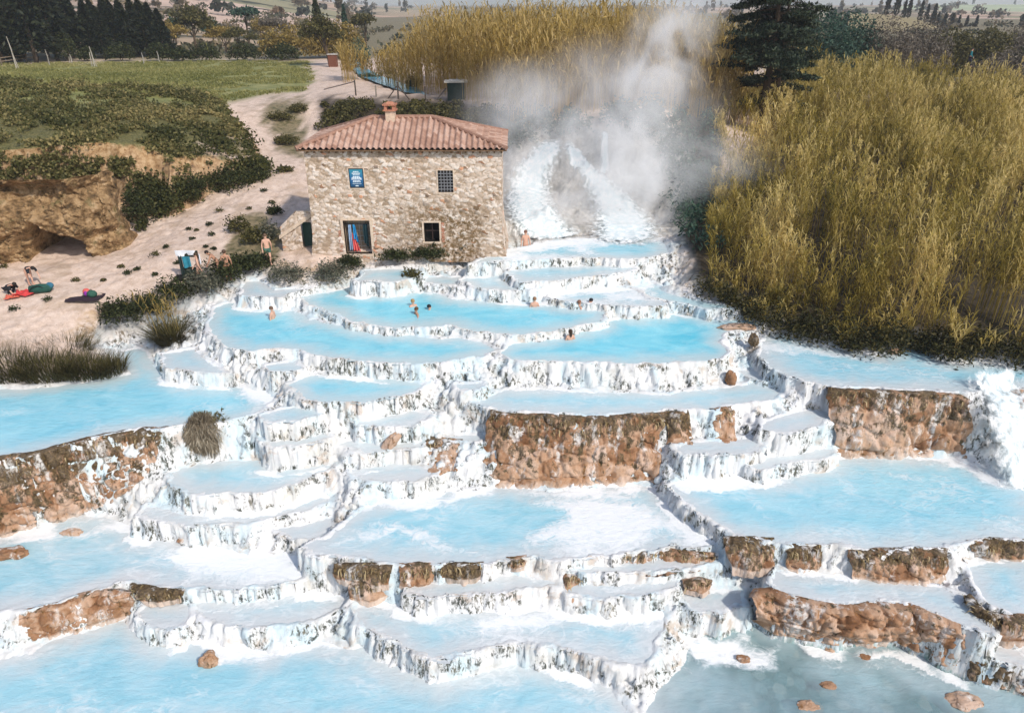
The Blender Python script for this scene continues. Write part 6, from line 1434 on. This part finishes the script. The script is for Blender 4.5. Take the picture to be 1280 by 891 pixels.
swimmer('brown-haired bather, lower of the pair in the oval pool', 520.5, 393, 5.92, .36, R(-60), {'ell': (.42, -.1, 1.33), 'wrl': (.62, -.2, 1.33), 'hal': (.70, -.22, 1.33), 'fil': (.77, -.23, 1.33)}, hair=(.10, .05, .02), skin=SKIN2)
swimmer('dark-haired swimmer low in the water right of the pair', 537, 387, 5.92, .24, R(90), None, hair=(.012, .012, .015))
swimmer('pink-shouldered bather leaning at the pool rim with speckled wall', 668, 383, 5.92, .50, R(190), None, hair=(.28, .15, .08))
swimmer('reddish bather at the far end of the oval pool', 724, 385, 5.92, .40, R(120), None, hair=(.22, .10, .06))
swimmer('black-haired bather at the far end of the oval pool', 738, 384, 5.92, .45, R(-60), None, hair=(.008, .008, .012))
swimmer('bather with dark brown hair in the deep turquoise pool', 712.5, 424, 5.6, .48, R(200), None, hair=(.04, .02, .008), long_hair=True)
swimmer('bather standing waist-deep in the left turquoise pool', 341.5, 398, 5.6, .62, R(80), None, hair=(.14, .08, .05))
swimmer('bather half hidden by steam at the foot of the cascade', 657, 306, 7.2, .85, R(10), None, hair=(.2, .1, .07), skin=SKINM)
x0, y0, z0 = at_px(1197, 86, 9.5); z0 = float(ground(x0, y0))
person('person in teal jacket walking beyond the reed tops', (x0, y0, H - 86 * tz(84) ), R(60), walk, (.02, .015, .01), SKINM, [('jacket', (.01, .17, .20)), ('trousers', (.03, .03, .05))], scale=1.15)
# ------------------------------------------------------------------ things on the sand
def blob(name, label, cat, loc, parts):
    root = empty(name, loc); tag(root, label, cat)
    for nm, fn, mat in parts:
        m = MB(); fn(m); m.build(nm, mat, root, True)
    return root
v = gp3(52, 366)
blob('duffel_bag', 'rolled dark green duffel bag by the bending person', 'bag', v, [('bag_body', lambda m: m.tube([(-.55, -.12, .2), (-.48, -.1, .22), (0, 0, .25), (.45, .12, .24), (.55, .14, .2)], [.05, .2, .25, .22, .05], 12), plain('bag_green', (.015, .07, .055), .8)), ('pocket', lambda m: m.ball((.45, .16, .36), (.2, .16, .17)), plain('bag_blue', (.03, .13, .20), .8)), ('strap', lambda m: m.tube([(-.4, -.35, .2), (-.2, -.3, .42), (.1, -.2, .45), (.35, -.1, .25)], .025, 6), DARK)])
def flatcloth(name, label, cat, loc, w_, d_, col, seed, lift=.1, rz=0., tilt=0.):
    n = 22; s, q = np.meshgrid(np.linspace(-.5, .5, n), np.linspace(-.5, .5, n))
    z = .03 + lift * fbm(s * 4, q * 4, seed, 3) ; rnd = 1 + .35 * (fbm(s * 2.2, q * 2.2, seed + 5, 2) - .5)
    V = np.stack([s * w_ * rnd, q * d_ * rnd, z], -1).reshape(-1, 3); q_ = grid_faces(n, n)
    V2 = V - [0, 0, .03]; ring = list(range(n)) + [i * n + n - 1 for i in range(1, n)] + [n * n - 1 - i for i in range(1, n)] + [n * (n - 1 - i) for i in range(1, n - 1)]
    rim = np.array([[ring[i], ring[(i + 1) % len(ring)], ring[(i + 1) % len(ring)] + n * n, ring[i] + n * n] for i in range(len(ring))])[:, ::-1]
    o = link(name, mesh_np(name, np.concatenate([V, V2]), np.concatenate([q_, q_[:, ::-1] + n * n, rim]), True), plain(name + '_%d' % seed, col, .85, .2, 5), None, loc); o.rotation_euler = (tilt, 0, rz); return tag(o, label, cat)
flatcloth('red_cloth', 'crumpled red cloth on the sand between the two people', 'cloth', gp3(33, 369), .9, .7, (.55, .05, .05), 3, .3, .3)
flatcloth('pink_cloth', 'small coral cloth at the crouching person\'s feet', 'cloth', gp3(17, 373), .7, .5, (.62, .13, .08), 13, .2, .3)
flatcloth('beach_mat', 'dark beach mat lying alone on the sand', 'mat', gp3(108, 374), 1.75, 1.0, (.035, .022, .03), 4, .16)
v = Vector(gp3(110, 371)); v.z += .08
blob('red_bag', 'small red and purple bag on the dark beach mat', 'bag', v, [('bag_body', lambda m: m.ball((0, 0, .18), (.2, .17, .2)), plain('bag_red', (.62, .12, .10), .7)), ('flap', lambda m: m.ball((.03, -.14, .14), (.12, .06, .14)), plain('bag_purple', (.25, .03, .30), .7))])
v = Vector(gp3(116.5, 373)); v.z += .08
blob('green_bag', 'small dark green bag at the end of the beach mat', 'bag', v, [('bag_body', lambda m: m.ball((0, 0, .16), (.27, .2, .2)), plain('bag_dark_green', (.03, .10, .07), .8)), ('handle', lambda m: m.tube([(-.12, 0, .3), (0, 0, .42), (.12, 0, .3)], .018, 6), DARK)])
flatcloth('orange_towel', 'bright orange towel spread on the rocks beside the cliff', 'towel', tuple(Vector(gp3(147, 304)) + Vector((0, -.2, .35))), .75, 1.0, (.80, .13, .02), 6, .15, R(30), R(38))
v = gp3(242, 352); root = empty('clothes_stand', v); tag(root, 'dark stand hung with white and teal clothes on the bank', 'clothes stand')
SM = plain('stand_wood', (.02, .03, .022), .8)
for sx_ in (-.5, .5):
    m = MB(); m.box((sx_, 0, .8), (.09, .09, 1.9)); m.build('post', SM, root)
m = MB(); m.box((0, 0, 1.55), (1.1, .06, .3)); m.build('panel', SM, root); m = MB(); m.box((0, .02, .55), (1.05, .05, .55)); m.build('panel', SM, root)
def drape(nm, x0_, x1_, ztop, zbot, col, y_=-.08):
    n = 10; m = MB(); V = []
    for j in range(n):
        for i in range(n):
            s = i / (n - 1); q = j / (n - 1); V.append((x0_ + (x1_ - x0_) * s, y_ - .05 * math.sin(s * 9) * (.3 + q) + .02 * j / n, ztop + (zbot - ztop) * q - .05 * math.sin(s * 5) * q))
    m.add(V, [tuple(q) for q in grid_faces(n, n)]); m.build(nm, plain(nm + '_dye', col, .85, .15, 5), root, True)
drape('white_cloth', -.62, .45, 1.80, 1.50, (.78, .79, .82)); drape('teal_cloth', -.32, .12, 1.45, .85, (.03, .22, .30)); drape('grey_cloth', .40, .68, 1.6, 1.0, (.62, .68, .75)); drape('dark_cloth', -.5, -.3, 1.5, .5, (.015, .03, .03), -.12)
m = MB(); m.ball((-.75, .1, .15), (.3, .25, .2)); m.build('bundle', DARK, root, True)
# ------------------------------------------------------------------ light, sky, camera
SUN_EL, SUN_AZ = R(42), R(138)          # azimuth clockwise from +Y (north = away from camera)
w = bpy.data.worlds.new('World'); S.world = w; w.use_nodes = True
wt = w.node_tree; wt.nodes.clear()
sky = wt.nodes.new('ShaderNodeTexSky'); sky.sky_type = 'NISHITA'; sky.sun_disc = False
sky.sun_elevation = SUN_EL; sky.sun_rotation = SUN_AZ; sky.air_density = 1.0; sky.dust_density = 1.2; sky.ozone_density = 1.0
bg = wt.nodes.new('ShaderNodeBackground'); bg.inputs[1].default_value = 0.15
wo = wt.nodes.new('ShaderNodeOutputWorld'); wt.links.new(sky.outputs[0], bg.inputs[0]); wt.links.new(bg.outputs[0], wo.inputs[0])
sl = bpy.data.lights.new('sun', 'SUN'); sl.energy = 3.5; sl.angle = R(2.5); sl.color = (1, .93, .84)
so = bpy.data.objects.new('sun', sl); COL.objects.link(so)
d = Vector((math.sin(SUN_AZ) * math.cos(SUN_EL), math.cos(SUN_AZ) * math.cos(SUN_EL), math.sin(SUN_EL)))
so.rotation_euler = d.to_track_quat('Z', 'Y').to_euler(); so.location = (30, -20, 60)
cam = bpy.data.cameras.new('camera'); cam.sensor_width = 36; cam.lens = 36 * F / 1280; cam.clip_end = 12000; cam.clip_start = .3
co_ = bpy.data.objects.new('camera', cam); COL.objects.link(co_); co_.location = (0, 0, H); co_.rotation_euler = (R(90) - PITCH, 0, 0)
S.camera = co_
S.view_settings.view_transform = 'Standard'; S.view_settings.look = 'None'; S.view_settings.exposure = 0.02; S.view_settings.gamma = 1
S.view_settings.use_curve_mapping = False
S.cycles.use_denoising = True; S.cycles.use_adaptive_sampling = True; S.cycles.adaptive_threshold = 0.02
S.cycles.max_bounces = 6; S.cycles.diffuse_bounces = 3; S.cycles.glossy_bounces = 2; S.cycles.transmission_bounces = 3; S.cycles.transparent_max_bounces = 12; S.cycles.volume_bounces = 6
S.cycles.caustics_reflective = False; S.cycles.caustics_refractive = False
